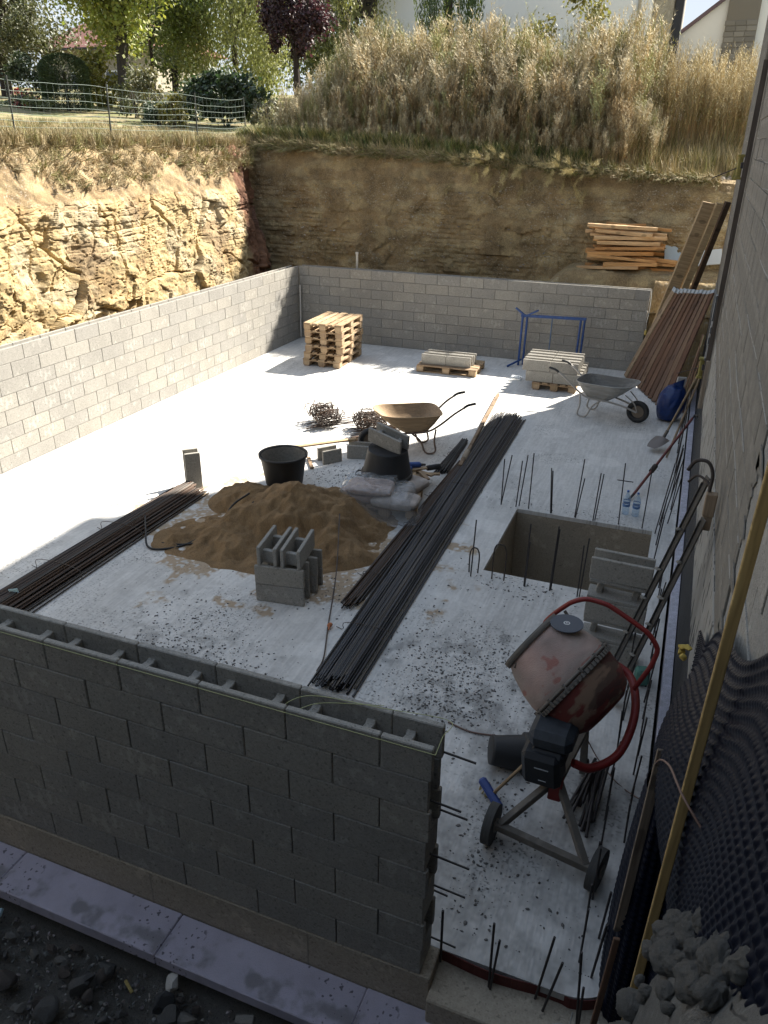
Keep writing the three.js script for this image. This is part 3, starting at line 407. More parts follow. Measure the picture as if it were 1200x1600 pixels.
// ---------------------------------------------------------------- tubs, bags, tools on the middle pallet
function tubGeo(r0, r1, h) { const p = []; p.push(new THREE.Vector2(0, 0), new THREE.Vector2(r0 * 0.96, 0), new THREE.Vector2(r0, 0.02), new THREE.Vector2(r1 * 0.985, h - 0.04), new THREE.Vector2(r1, h - 0.035), new THREE.Vector2(r1 + 0.018, h - 0.03), new THREE.Vector2(r1 + 0.02, h), new THREE.Vector2(r1 - 0.004, h), new THREE.Vector2(r1 - 0.014, h - 0.03), new THREE.Vector2(r0 - 0.012, 0.03), new THREE.Vector2(0, 0.022)); return new THREE.LatheGeometry(p, 40); }
{
  const t = thing('mortar_tub', 'round black rubber mortar tub with dry mortar inside, standing by the sand', 'tub', [3.70, 0.04, 7.75]);
  mesh('shell', tubGeo(0.24, 0.30, 0.42), M.blackRubber, t);
  mesh('mortar_crust', grid(40, 14, (u, v) => { const a = u * Math.PI * 2, r = lerp(0.286, 0.0, v), y = v < 0.45 ? lerp(0.40, 0.17, v / 0.45) : 0.15; const rr2 = v < 0.45 ? lerp(0.280, 0.240, v / 0.45) : lerp(0.240, 0, (v - 0.45) / 0.55); return [rr2 * Math.cos(a), y + 0.02 * vnoise(a * 4, v * 8, 321), rr2 * Math.sin(a), a * 0.3, v]; }), M.mortarDry, t);
}
{
  const t = thing('mortar_tub', 'black mortar tub turned upside down with a hollow block on top', 'tub', [5.04, 0.30, 7.5]); const g = tubGeo(0.25, 0.31, 0.36); g.rotateX(Math.PI); g.translate(0, 0.36, 0); mesh('shell', g, M.blackRubber, t); t.rotation.set(0.06, 0.2, -0.05);
  const s = mesh('handle', tube([[-0.31, 0.02, 0.02], [-0.37, 0.02, 0.06], [-0.37, 0.02, 0.16], [-0.29, 0.02, 0.17]], 0.010, 6), M.blackRubber, t);
  looseBlock([5.06, 0.775, 7.5], [0.16, -0.28, -0.13], 2, 'tilted hollow block lying on the upturned black tub');
}
{
  // cement bags, then clear foil crumpled over them
  const bagM = [mat([0.62, 0.44, 0.36], { map: rep(T.metalDirty, 0.8) }), mat([0.60, 0.53, 0.48], { map: rep(T.metalDirty, 0.8) })];
  const bag = (s) => { const R = rngOf(s); const g = new THREE.SphereGeometry(1, 28, 16), p = g.attributes.position; for (let i = 0; i < p.count; i++) { let x = p.getX(i), y = p.getY(i), z = p.getZ(i); const e = 0.42, q = v => Math.sign(v) * Math.pow(Math.abs(v), e); x = q(x) * 0.29; z = q(z) * 0.19; y = Math.sign(y) * Math.pow(Math.abs(y), 0.75) * 0.062; y += 0.016 * (fbm(x * 9 + s, z * 9, 331, 3) - 0.5); p.setXYZ(i, x, y, z); } g.computeVertexNormals(); return boxUV(clean(g)); };
  const spots = [[4.93, 0.205, 8.0, 0.35], [5.36, 0.205, 8.02, 0.1], [5.02, 0.315, 8.0, 0.2], [5.33, 0.20, 7.55, 1.2]];
  const lab = ['brown cement bag under the foil next to the sand', 'brown cement bag under the foil next to the narrow bars', 'upper brown cement bag wrapped in the clear foil', 'grey cement bag behind the wrapped pile beside the upturned tub'];
  spots.forEach(([x, y, z, a], i) => { const m = single('cement_bag', bag(i + 1), bagM[i % 2], lab[i], 'cement bag', 'cement bags on the middle pallet'); m.position.set(x, y, z); m.rotation.y = a; });
  const foil = new THREE.MeshPhysicalMaterial({ color: rgb(0.86, 0.89, 0.92), roughness: 0.1, transmission: 0.86, thickness: 0, ior: 1.45, specularIntensity: 1 });
  const flat = g => { g = g.toNonIndexed(); g.computeVertexNormals(); return g; };
  const f = single('plastic_foil', flat(grid(46, 40, (u, v) => { const x = lerp(-0.56, 0.56, u), z = lerp(-0.40, 0.44, v); const e = Math.max(Math.abs(x) / 0.46, Math.abs(z) / 0.34), top = x < 0.2 && x > -0.42 ? 0.40 : 0.325; let y = lerp(top, 0.02, smooth(0.82, 1.22, e)); y += 0.055 * (fbm(x * 7 + 3, z * 7, 341, 3) - 0.5) + 0.03 * Math.abs(fbm(x * 16, z * 16, 343, 3) - 0.5) * 2; return [x + 0.04 * (fbm(z * 9, y * 9, 345, 2) - 0.5), Math.max(0.012, y), z]; })), foil, 'crumpled clear plastic foil pulled over the cement bags', 'plastic foil');
  f.position.set(5.12, 0, 8.02); f.rotation.y = 0.2;
  // wood scraps and a blue power tool behind the tub
  const d = thing('power_tool', 'blue hand drill lying on wood scraps behind the upturned tub', 'drill', [5.2, 0.19, 6.95], 0.5); const blue = mat([0.02, 0.07, 0.26], { roughness: 0.5 });
  mesh('body', [at(new THREE.CapsuleGeometry(0.042, 0.15, 6, 14), [0, 0.045, 0], [0, 0, Math.PI / 2]), at(box(0.05, 0.12, 0.05, 0.012), [-0.05, 0.03, 0.07], [1.2, 0, 0])], blue, d); mesh('chuck', rod([0.1, 0.045, 0], [0.17, 0.045, 0], 0.022, 12, 0.014), M.blackBar, d); mesh('cable', tube([[-0.1, 0.03, 0.06], [-0.2, 0.02, 0.1], [-0.25, 0.02, 0]], 0.006), M.blackRubber, d);
  single('strap_roll', at(new THREE.TorusGeometry(0.085, 0.018, 8, 26), [5.45, 0.2, 6.83], [1.25, 0.3, 0.2], [1, 1, 2]), M.blackRubber, 'dark rolled strap standing beside the blue drill', 'strap');
  const scr = [[5.25, 0.165, 7.05, 0.3, 0.34], [5.38, 0.17, 7.0, 1.2, 0.28], [5.33, 0.2, 6.92, 2.2, 0.3], [5.42, 0.185, 7.12, 0.7, 0.25], [5.2, 0.17, 6.86, 2.8, 0.26], [5.47, 0.16, 6.97, 1.9, 0.22]];
  scr.forEach(([x, y, z, a, l], i) => { const m = single('wood_scrap', box(0.06, 0.022, l, 0.003), palletWood[i % 4], 'short scrap of wood in the heap behind the upturned tub', 'wood scrap', 'wood scraps behind the tub'); m.position.set(x, y, z); m.rotation.set(rr(-0.1, 0.1), a, rr(-0.1, 0.1)); });
}
// ---------------------------------------------------------------- bundles of stirrups (bent wire)
function stirrups(label, p, turn, seed, n) {
  const R = rngOf(seed), t = thing('stirrup_bundle', label, 'stirrup bundle', p, turn);
  for (let i = 0; i < n; i++) { const w = 0.10 + 0.02 * R(), h = 0.13 + 0.05 * R(), o = [(R() - 0.5) * 0.16, 0.12 + R() * 0.15, (R() - 0.5) * 0.42], a = (R() - 0.5) * 0.8, b = (R() - 0.5) * 0.9; const g = tube([[-w, -h / 2, 0], [-w, h / 2, 0], [w, h / 2, 0.01], [w, -h / 2, 0.01], [-w + 0.02, -h / 2, 0.012]], 0.005, 4, 18, false, 0.05); mesh('stirrup', at(g, [o[0], o[1] + 0.02, o[2]], [b, a, (R() - 0.5) * 0.9]), M.rust[i % 4], t); }
  for (let i = 0; i < 12; i++) { const z = (R() - 0.5) * 0.3, x = -0.35 + R() * 0.2, l = 0.5 + R() * 0.3; mesh('straight_bar', rod([x, 0.012 + R() * 0.08, z], [x + l, 0.012 + R() * 0.1, z + (R() - 0.5) * 0.2], 0.006, 5), M.rust[i % 4], t); }
  return t;
}
stirrups('tangled bundle of rusty stirrups standing alone on the sunlit slab', [3.12, 0, 5.3], 0.9, 41, 60).scale.set(1.3, 0.85, 1.3);
stirrups('tangled bundle of rusty stirrups beside the wheel of the sandy wheelbarrow', [3.95, 0, 5.35], 0.6, 42, 60).scale.set(1.3, 0.85, 1.3);
{ const t = thing('bar_offcuts', 'sheaf of straight rusty bars leaning under the sandy wheelbarrow', 'bars', [4.15, 0, 5.75], 0.5); for (let i = 0; i < 14; i++) mesh('bar', rod([-0.3 + rr(-0.05, 0.05), 0.02 + rr(0, 0.08), rr(-0.1, 0.1)], [0.35 + rr(-0.05, 0.05), 0.12 + rr(0, 0.14), rr(-0.15, 0.1)], 0.010, 6), M.rust[i % 4], t); }

// ---------------------------------------------------------------- wheelbarrows: wheel along local +x
function wheelbarrow(label, p, turn, trayM, inM, load) {
  const t = thing('wheelbarrow', label, 'wheelbarrow', p, turn);
  const ring = (hx0, hx1, hw, y, e) => a => { const c = Math.cos(a), s = Math.sin(a), q = v => Math.sign(v) * Math.pow(Math.abs(v), e); const cx = (hx0 + hx1) / 2, hx = (hx1 - hx0) / 2; return [cx + q(c) * hx, y + (c > 0 ? 0.03 * c : 0) * (y > 0.5 ? 1 : 0), q(s) * hw * (1 - 0.10 * c)]; };
  const rim = ring(-0.46, 0.50, 0.33, 0.60, 0.5), mid = ring(-0.36, 0.30, 0.26, 0.45, 0.45), bot = ring(-0.27, 0.12, 0.18, 0.33, 0.45);
  const sh = off => grid(64, 16, (u, v) => { const a = u * Math.PI * 2; let p2; if (v < 0.4) { const A = rim(a), B = mid(a), k = v / 0.4; p2 = A.map((q, i) => lerp(q, B[i], k)); } else if (v < 0.75) { const A = mid(a), B = bot(a), k = (v - 0.4) / 0.35; p2 = A.map((q, i) => lerp(q, B[i], k)); } else { const B = bot(a), k = (v - 0.75) / 0.25; p2 = [lerp(B[0], -0.07, k), B[1] - 0.004, lerp(B[2], 0, k)]; } return [p2[0] * (1 - off * 0.6) , p2[1] + off * 0.4, p2[2] * (1 - off), u * 2.4, v]; });
  mesh('tray', sh(0), trayM, t); mesh('tray_lining', sh(0.016), inM, t);
  mesh('rim', tube(Array.from({ length: 40 }, (_, i) => rim(i / 40 * Math.PI * 2)), 0.009, 6, 120, true), trayM, t);
  if (load) mesh('sand_residue', grid(24, 20, (u, v) => { const a = u * Math.PI * 2, r = v; const q = bot(a); return [lerp(q[0] * 1.05, -0.07, r), 0.36 + 0.05 * r + 0.05 * vnoise(a * 3, r * 6, 351), lerp(q[2] * 1.1, 0, r)]; }), M.sand, t);
  const steel = trayM.userData.frame;
  for (const s of [-1, 1]) {
    mesh('handle_tube', tube([[0.56, 0.19, s * 0.08], [0.36, 0.26, s * 0.12], [0.1, 0.31, s * 0.16], [-0.28, 0.36, s * 0.22], [-0.62, 0.62, s * 0.28], [-0.76, 0.71, s * 0.29]], 0.016, 8, 50), steel, t);
    mesh('grip', tube([[-0.74, 0.70, s * 0.29], [-0.80, 0.735, s * 0.29], [-0.91, 0.755, s * 0.29]], 0.020, 8, 10), M.blackRubber, t);
    mesh('leg', tube([[-0.36, 0.37, s * 0.22], [-0.34, 0.2, s * 0.23], [-0.36, 0.05, s * 0.24], [-0.28, 0.014, s * 0.24], [-0.2, 0.05, s * 0.24], [-0.14, 0.2, s * 0.2], [-0.02, 0.31, s * 0.17]], 0.014, 8, 40), steel, t);
    mesh('brace', tube([[0.57, 0.19, s * 0.075], [0.5, 0.34, s * 0.1], [0.36, 0.46, s * 0.14]], 0.010, 6, 14), steel, t);
  }
  const w = mesh('wheel', at(new THREE.TorusGeometry(0.14, 0.045, 12, 32), [0.56, 0.185, 0]), M.blackRubber, t);
  mesh('hub', [at(new THREE.CylinderGeometry(0.10, 0.10, 0.035, 20), [0.56, 0.185, 0], [Math.PI / 2, 0, 0]), rod([0.56, 0.185, -0.09], [0.56, 0.185, 0.09], 0.012, 8)], mat([0.22, 0.18, 0.14], { metalness: 0.3 }), w);
  return t;
}
const trayTan = mat([0.72, 0.50, 0.29], { map: rep(T.metalDirty, 0.7), roughness: 0.85 }); trayTan.userData.frame = mat([0.20, 0.15, 0.12], { roughness: 0.7, metalness: 0.2 });
const trayGrey = mat([0.52, 0.51, 0.48], { map: rep(T.metalDirty, 0.7), roughness: 0.6, metalness: 0.25 }); trayGrey.userData.frame = mat([0.40, 0.38, 0.35], { roughness: 0.6, metalness: 0.3 });
wheelbarrow('sandy brown wheelbarrow in the sun beside the upturned tub', [4.74, 0, 5.86], -2.593, trayTan, mat([0.55, 0.40, 0.26], { map: rep(T.grain, 0.4), roughness: 1 }), true);
wheelbarrow('grey metal wheelbarrow in front of the leaning brown boards', [7.22, 0, 3.12], -0.20, trayGrey, mat([0.30, 0.29, 0.27], { map: rep(T.metalDirty, 0.5), roughness: 0.9 }), false);

// ---------------------------------------------------------------- blue steel trestle
{
  const t = thing('steel_trestle', 'blue steel scaffold trestle standing at the shaded wall behind the block pallet', 'trestle', [0, 0, 0]); const b = mat([0.025, 0.10, 0.36], { roughness: 0.5, map: rep(T.metalDirty, 0.5) }), b2 = mat([0.10, 0.17, 0.30], { roughness: 0.5 });
  for (const [x, z] of [[5.19, 0.42], [5.27, 0.36], [6.40, 0.36], [6.33, 0.40]]) mesh('post', rod([x, 0, z], [x + 0.01, 1.0, z], 0.022, 10), b, t);
  mesh('top_rail', [beam([5.16, 1.0, 0.39], [6.44, 1.03, 0.38], 0.05, 0.05)], b, t); mesh('screed_edge', beam([5.26, 1.033, 0.39], [5.44, 1.037, 0.39], 0.04, 0.01), trayGrey, t);
  mesh('arm', beam([5.24, 1.0, 0.38], [5.03, 1.13, 0.33], 0.035, 0.03), b, t); mesh('arm', beam([5.22, 0.98, 0.42], [5.50, 1.13, 0.40], 0.035, 0.03), b, t);
  mesh('thin_bar', rod([5.75, 0.3, 0.2], [5.77, 1.0, 0.3], 0.012, 6), b2, t);
  mesh('foot', beam([5.02, 0.02, 0.68], [5.24, 0.12, 0.4], 0.035, 0.03), b, t); mesh('foot', beam([6.38, 0.015, 0.6], [6.38, 0.015, 0.12], 0.04, 0.03), b, t);
}
single('plastic_packaging', grid(30, 20, (u, v) => [lerp(5.26, 5.52, u), 0.02 + 0.08 * vnoise(u * 5, v * 4, 361) * smooth(0, 0.2, Math.min(u, 1 - u)), lerp(1.42, 1.62, v)]), new THREE.MeshPhysicalMaterial({ color: rgb(0.85, 0.88, 0.9), transmission: 0.6, roughness: 0.3, thickness: 0 }), 'scrap of clear plastic lying beside the two-layer block pallet', 'plastic');
single('white_rod', rod([0.06, 0.05, 0.12], [0.07, 1.2, 0.1], 0.014, 8), mat([0.62, 0.60, 0.56]), 'white rod standing in the inner corner of the block walls', 'rod');
single('metal_bracket', [beam([1.29, 1.3, -0.3], [1.29, 1.92, -0.3], 0.05, 0.02, [0, 0, 1]), at(box(0.07, 0.05, 0.03, 0.004), [1.29, 1.9, -0.3])], mat([0.45, 0.45, 0.44], { metalness: 0.4, roughness: 0.5 }), 'galvanised bracket poking up behind the shaded block wall', 'bracket');
{ const t = thing('plumb_line', 'white string with a yellow weight hanging at the free end of the shaded wall', 'plumb line'); mesh('string', tube([[7.545, 1.61, -0.02], [7.56, 1.3, 0.01], [7.545, 1.0, 0.02], [7.55, 0.85, 0.02]], 0.006, 5, 20), mat([0.8, 0.78, 0.72]), t); mesh('weight', at(new THREE.SphereGeometry(0.035, 10, 8), [7.555, 0.8, 0.03], [0, 0, 0], [0.8, 1.6, 0.8]), mat([0.55, 0.42, 0.12]), t); }
{ const t = thing('mason_line', 'yellow mason line stretched along the dark wall and over its open end', 'string'); const y = mat([0.50, 0.52, 0.24], { roughness: 0.6 }); mesh('line', rod([0.1, 1.585, 13.345], [7.53, 1.585, 13.345], 0.0017, 5), y, t); mesh('line_end', tube([[7.53, 1.585, 13.345], [7.53, 1.603, 13.24], [7.525, 1.603, 13.12], [7.2, 1.607, 13.16], [6.85, 1.605, 13.2], [6.72, 1.56, 13.26], [6.76, 1.545, 13.3], [6.9, 1.605, 13.24], [7.2, 1.607, 13.14]], 0.0017, 5, 90), y, t); }

// ---------------------------------------------------------------- timber and tools at the house corner
{
  const tones = [[0.155, 0.085, 0.055], [0.18, 0.105, 0.07], [0.13, 0.075, 0.05], [0.17, 0.11, 0.08], [0.21, 0.14, 0.095]].map(c => wood(...c)); const endM = mat([0.36, 0.40, 0.43], { roughness: 0.8 });
  const n = 11; for (let i = 0; i < n; i++) {
    const f = i / (n - 1), a = [lerp(7.33, 8.12, f), 0.0, lerp(0.5, 2.35, f)], b = [lerp(7.95, 8.58, f), lerp(1.68, 1.80, f) + rr(-0.015, 0.015), lerp(0.55, 1.25, f)];
    const t = thing('formwork_board', i === 0 ? 'pale edged brown board leaning outermost beside the shaded wall end' : 'dark brown weathered board in the leaning fan behind the grey wheelbarrow', 'board', a, 0, 'fan of leaning brown boards');
    const d = [b[0] - a[0], b[1], b[2] - a[2]], up = V(...d).cross(V(0.79, 0, 1.85)).normalize(); mesh('board', beam([0, 0.02, 0], d, 0.155, 0.03, [up.x, up.y, up.z]), i === 0 ? wood(0.38, 0.29, 0.20) : tones[i % 5], t);
    const e = V(...d).normalize(); mesh('painted_end', beam([d[0] + e.x * 0.001, d[1] + e.y * 0.001, d[2] + e.z * 0.001], [d[0] + e.x * 0.07, d[1] + e.y * 0.07, d[2] + e.z * 0.07], 0.150, 0.028, [up.x, up.y, up.z]), endM, t);
  }
  const pl = (a, b, w, h, c, label) => { const t = single('scaffold_plank', beam(a, b, w, h, [0.75, 0.55, -0.3]), wood(...c), label, 'plank'); return t; };
  pl([7.55, 0.05, -0.1], [8.28, 3.19, 0.05], 0.05, 0.24, [0.52, 0.40, 0.25], 'wide yellowish scaffold plank leaning high against the house corner');
  pl([7.75, 0.05, -0.2], [8.46, 3.18, 0.0], 0.07, 0.13, [0.56, 0.44, 0.27], 'narrow yellowish beam leaning high against the house corner');
  pl([7.95, 0.05, -0.35], [8.60, 3.2, -0.15], 0.07, 0.10, [0.11, 0.075, 0.05], 'dark narrow beam leaning highest beside the house corner');
  // blue bag
  const bag = thing('rubble_bag', 'bulging blue plastic sack standing by the house wall behind the wheelbarrow', 'sack', [8.22, 0, 2.88]);
  mesh('sack', grid(72, 50, (u, v) => { const a = u * Math.PI * 2, y = v; let r = 0.235 * Math.pow(Math.sin(Math.PI * clamp(0.12 + 0.80 * y)), 0.55); r *= 1 + 0.10 * (fbm(Math.cos(a) * 2 + 5, Math.sin(a) * 2 + y * 3, 371, 4) - 0.5) * 2 + 0.035 * Math.sin(a * 9 + y * 6) * y; if (y < 0.05) r *= y / 0.05; if (y > 0.95) r *= (1 - y) / 0.05 * 0.9 + 0.1; return [r * Math.cos(a) * 0.95 + 0.06 * y, 0.60 * y, r * Math.sin(a), u, v]; }), mat([0.012, 0.045, 0.20], { roughness: 0.42, map: rep(T.metalDirty, 0.5) }), bag);
  mesh('neck', at(new THREE.ConeGeometry(0.10, 0.16, 14, 3, true), [0.13, 0.60, 0.05], [Math.PI - 0.3, 0, -0.5]), mat([0.012, 0.04, 0.17], { roughness: 0.45 }), bag);
  single('pale_board', [at(box(0.16, 0.42, 0.02, 0.004), [8.33, 0.42, 2.45], [0.1, 0.5, -0.15])], mat([0.62, 0.60, 0.57]), 'pale panel offcut standing behind the blue sack', 'panel');
  for (let i = 0; i < 7; i++) single('offcut_lath', beam([8.42 + rr(-0.06, 0.06), 0.02, 2.2 + rr(-0.2, 0.3)], [8.56 + rr(-0.04, 0.04), rr(0.7, 1.35), 1.9 + rr(-0.4, 0.4)], 0.03, 0.018), wood(rr(0.22, 0.42), rr(0.17, 0.26), 0.14), 'thin wooden lath leaning at the wall behind the blue sack', 'lath', 'laths behind the blue sack');
  // shovels and pick
  const shov = (label, foot, top, turn, hm) => {
    const t = thing('shovel', label, 'shovel', foot); const d = V(top[0] - foot[0], top[1] - foot[1], top[2] - foot[2]); mesh('handle', rod([d.x * 0.16, d.y * 0.16, d.z * 0.16], [d.x, d.y, d.z], 0.017, 8), hm, t);
    const bl = mesh('blade', grid(12, 12, (u, v) => { const w = 0.12 * (1 - 0.5 * Math.pow(v, 3)), x = (u - 0.5) * 2 * w; return [x, 0.03 * (1 - Math.pow((u - 0.5) * 2, 2)) * (1 - v) - 0.012 * v, v * 0.30]; }), mat([0.16, 0.14, 0.13], { metalness: 0.5, roughness: 0.5 }), t);
    bl.position.set(d.x * 0.1, d.y * 0.1 + 0.03, d.z * 0.1); bl.rotation.set(0.25, turn, 0.1);
    mesh('socket', rod([d.x * 0.085, d.y * 0.085 + 0.01, d.z * 0.085], [d.x * 0.22, d.y * 0.22, d.z * 0.22], 0.024, 8), mat([0.13, 0.12, 0.11], { metalness: 0.5, roughness: 0.55 }), t); return t;
  };
  shov('shovel with a long wooden handle, blade on the slab, leaning to the yellow clamp', [8.18, 0.0, 4.35], [8.6, 1.28, 4.1], -0.5, wood(0.36, 0.29, 0.20));
  single('tool_handle', rod([8.32, 0.02, 4.75], [8.6, 1.2, 4.2], 0.016, 8), wood(0.34, 0.27, 0.19), 'wooden tool handle leaning just beside the shovel handle', 'tool handle');
  { const t = thing('pickaxe', 'dark red pry bar leaning from the bottles up to the wall plinth', 'pry bar'); mesh('shaft', rod([8.0, 0.05, 6.35], [8.57, 0.62, 4.65], 0.018, 8), mat([0.14, 0.035, 0.03], { roughness: 0.6 }), t); mesh('claw', tube([[8.0, 0.05, 6.35], [7.97, 0.03, 6.43], [7.95, 0.012, 6.46]], 0.016, 6), M.blackBar, t); mesh('collar', rod([8.16, 0.21, 5.87], [8.2, 0.25, 5.75], 0.035, 8), M.rust[3], t); mesh('hook', tube([[8.57, 0.62, 4.65], [8.6, 0.66, 4.6], [8.63, 0.66, 4.68]], 0.014, 6), M.blackBar, t); }
  // upright battens with the formwork clamps on the house wall
  const yel = mat([0.36, 0.30, 0.075], { roughness: 0.6, map: rep(T.metalDirty, 0.4) }), stain = (() => { const t = tex(256, 512, (u, v) => { const f = smooth(0.48, 0.56, fbm(u * 5, v * 14, 381, 4, 5, 14)); const g = 0.42 + 0.3 * (fbm(u * 9, v * 9, 383, 3, 9, 9) - 0.5); return [lerp(0.07, g, f), lerp(0.075, g, f), lerp(0.08, g * 0.97, f)]; }); return mat([1, 1, 1], { map: rep(t, 0.5, 1) }); })();
  single('wall_batten', bxAt(8.575, 8.64, 1.42, 2.3, 4.42, 4.52), stain, 'mortar spattered dark board upright on the wall above the lower yellow clamp', 'batten');
  single('wall_batten', bxAt(8.60, 8.655, 0.95, 5.2, 4.56, 4.61), wood(0.20, 0.17, 0.14), 'brown batten fixed upright on the house wall beside the spattered board', 'batten');
  single('wall_batten', bxAt(8.60, 8.655, 2.2, 5.4, 4.66, 4.70), wood(0.27, 0.25, 0.22), 'grey batten fixed upright on the house wall between the clamps', 'batten');
  single('wall_batten', bxAt(8.59, 8.65, 1.1, 5.0, 4.76, 4.80), wood(0.10, 0.085, 0.075), 'dark slim batten fixed upright on the house wall', 'batten');
  single('wall_batten', bxAt(8.60, 8.655, 0.85, 1.5, 4.84, 4.92), wood(0.33, 0.29, 0.24), 'short pale batten on the wall beside the lower yellow clamp', 'batten');
  const clampThing = (label, y, z) => { const t = thing('formwork_clamp', label, 'clamp', [8.56, y, z]); mesh('body', [at(box(0.06, 0.26, 0.07, 0.012), [0, 0, 0])], yel, t); mesh('cap', [at(box(0.085, 0.03, 0.10, 0.006), [0, 0.13, 0]), at(box(0.085, 0.03, 0.10, 0.006), [0, -0.13, 0])], yel, t); mesh('jaw', [at(box(0.05, 0.07, 0.05, 0.006), [0.03, 0.02, 0.06])], M.blackBar, t); mesh('spindle', rod([0, 0.0, -0.03], [-0.3, -0.14, -0.1], 0.007, 6), M.rust[1], t); return t; };
  clampThing('yellow formwork clamp high on the house wall with its rod sticking out', 3.86, 4.35); clampThing('yellow formwork clamp low on the house wall above the shovel handles', 1.30, 4.45);
  const br = thing('wall_bracket', 'steel hook and wooden wedge on the house wall holding the leaning rails', 'bracket', [8.6, 2.0, 10.95]); mesh('wedge', [at(box(0.07, 0.16, 0.06, 0.006), [0.0, 0.0, 0.0]), at(box(0.06, 0.10, 0.05, 0.006), [0.0, -0.13, 0.0])], wood(0.36, 0.28, 0.20), br); mesh('hook', tube([[-0.02, 0.09, 0], [-0.02, 0.20, -0.02], [-0.06, 0.27, -0.04], [-0.13, 0.26, -0.06], [-0.17, 0.19, -0.06]], 0.012, 7, 24), M.rust[3], br); mesh('hook', tube([[-0.02, 0.05, 0], [-0.03, 0.12, -0.05], [-0.10, 0.14, -0.12], [-0.15, 0.08, -0.14]], 0.009, 7, 24), M.rust[3], br);
  // two leaning steel rails
  const rail = (label, a, b) => { const t = thing('steel_rail', label, 'rail', a); const d = [b[0] - a[0], b[1] - a[1], b[2] - a[2]]; const g1 = beam([0, 0, 0], d, 0.07, 0.008, [0.6, 0.4, 0.7]), g2 = beam([0.0, 0.02, 0.028], [d[0], d[1] + 0.02, d[2] + 0.028], 0.008, 0.05, [0.6, 0.4, 0.7]), g3 = beam([0.012, 0.028, -0.028], [d[0] + 0.012, d[1] + 0.028, d[2] - 0.028], 0.008, 0.05, [0.6, 0.4, 0.7]); const m = mat([0.13, 0.125, 0.12], { metalness: 0.35, roughness: 0.55, map: rep(T.metalDirty, 0.6) }); mesh('web', g1, m, t); mesh('flange', g2, m, t); mesh('flange', g3, m, t); const c = mesh('concrete_residue', [0.3, 0.48, 0.62, 0.8].map(f => at(stone(Math.round(f * 100), 0.03, 0.4), [d[0] * f - 0.02, d[1] * f + 0.02, d[2] * f + 0.03])), M.mortarDry, t); c.userData.kind = 'stuff'; return t; };
  rail('dark steel channel leaning from the wall hook down past the tall block stack', [8.12, 0.02, 10.42], [8.56, 2.06, 10.72]); rail('second steel channel leaning beside the first under the wall hook', [8.22, 0.02, 10.62], [8.58, 1.90, 10.98]);
}
// orange planks on the spoil ledge behind the shaded wall
struct('spoil_slope', grid(40, 40, (u, v) => { const x = lerp(7.56, 8.66, u), z = lerp(0.25, -0.6, v); return [x, lerp(-0.06, 1.7, smooth(0, 1, v)) + 0.12 * (fbm(x * 4, z * 4, 393, 4) - 0.5), z]; }), M.bankBack);
struct('spoil_ledge', grid(160, 60, (u, v) => { const x = lerp(4.3, 10.5, u), z = lerp(-0.22, -2.3, v); const k = smooth(4.3, 5.9, x); return [x, lerp(0.4, 1.15 + 0.55 * smooth(0, 0.3, v) + 0.2 * v, k) + 0.16 * (fbm(x * 3, z * 3, 391, 4) - 0.5) + 0.05 * (fbm(x * 12, z * 12, 392, 3) - 0.5), z]; }), M.bankBack);
{
  const R = rngOf(77), cols = [[0.78, 0.45, 0.19], [0.84, 0.52, 0.24], [0.70, 0.40, 0.17], [0.80, 0.56, 0.32], [0.86, 0.62, 0.36]].map(c => woodX(...c));
  for (let l = 0; l < 9; l++) { const n = l < 6 ? 4 : 3; for (let k = 0; k < n; k++) { const L = 1.05 + 0.45 * R(), x = 6.78 + (R() - 0.5) * 0.5 + (l < 3 && k === 1 ? 0.65 : 0), y = 1.82 + l * 0.098 + (R() - 0.5) * 0.015, z = -1.08 - k * 0.17 - l * 0.012; const m = single('plank', box(L, 0.045 + 0.03 * R(), 0.10 + 0.03 * R(), 0.003, R() * 3, R() * 3), cols[Math.floor(R() * 5)], 'orange sawn plank in the loose pile behind the shaded block wall', 'plank', 'pile of orange planks'); m.position.set(x, y, z); m.rotation.set((R() - 0.5) * 0.08, (R() - 0.5) * 0.30, (R() - 0.5) * 0.13); } }
  single('insulation_sheet', at(box(0.7, 0.4, 0.03, 0.004), [7.95, 2.15, -1.6], [-0.5, 0.1, 0.15]), mat([0.42, 0.52, 0.60]), 'pale blue sheet leaning on the bank behind the orange planks', 'sheet');
  single('insulation_sheet', at(box(0.5, 0.3, 0.03, 0.004), [8.45, 2.1, -1.3], [-0.4, -0.2, 0.1]), mat([0.50, 0.55, 0.58]), 'small grey sheet beside the leaning planks behind the shaded wall', 'sheet');
}
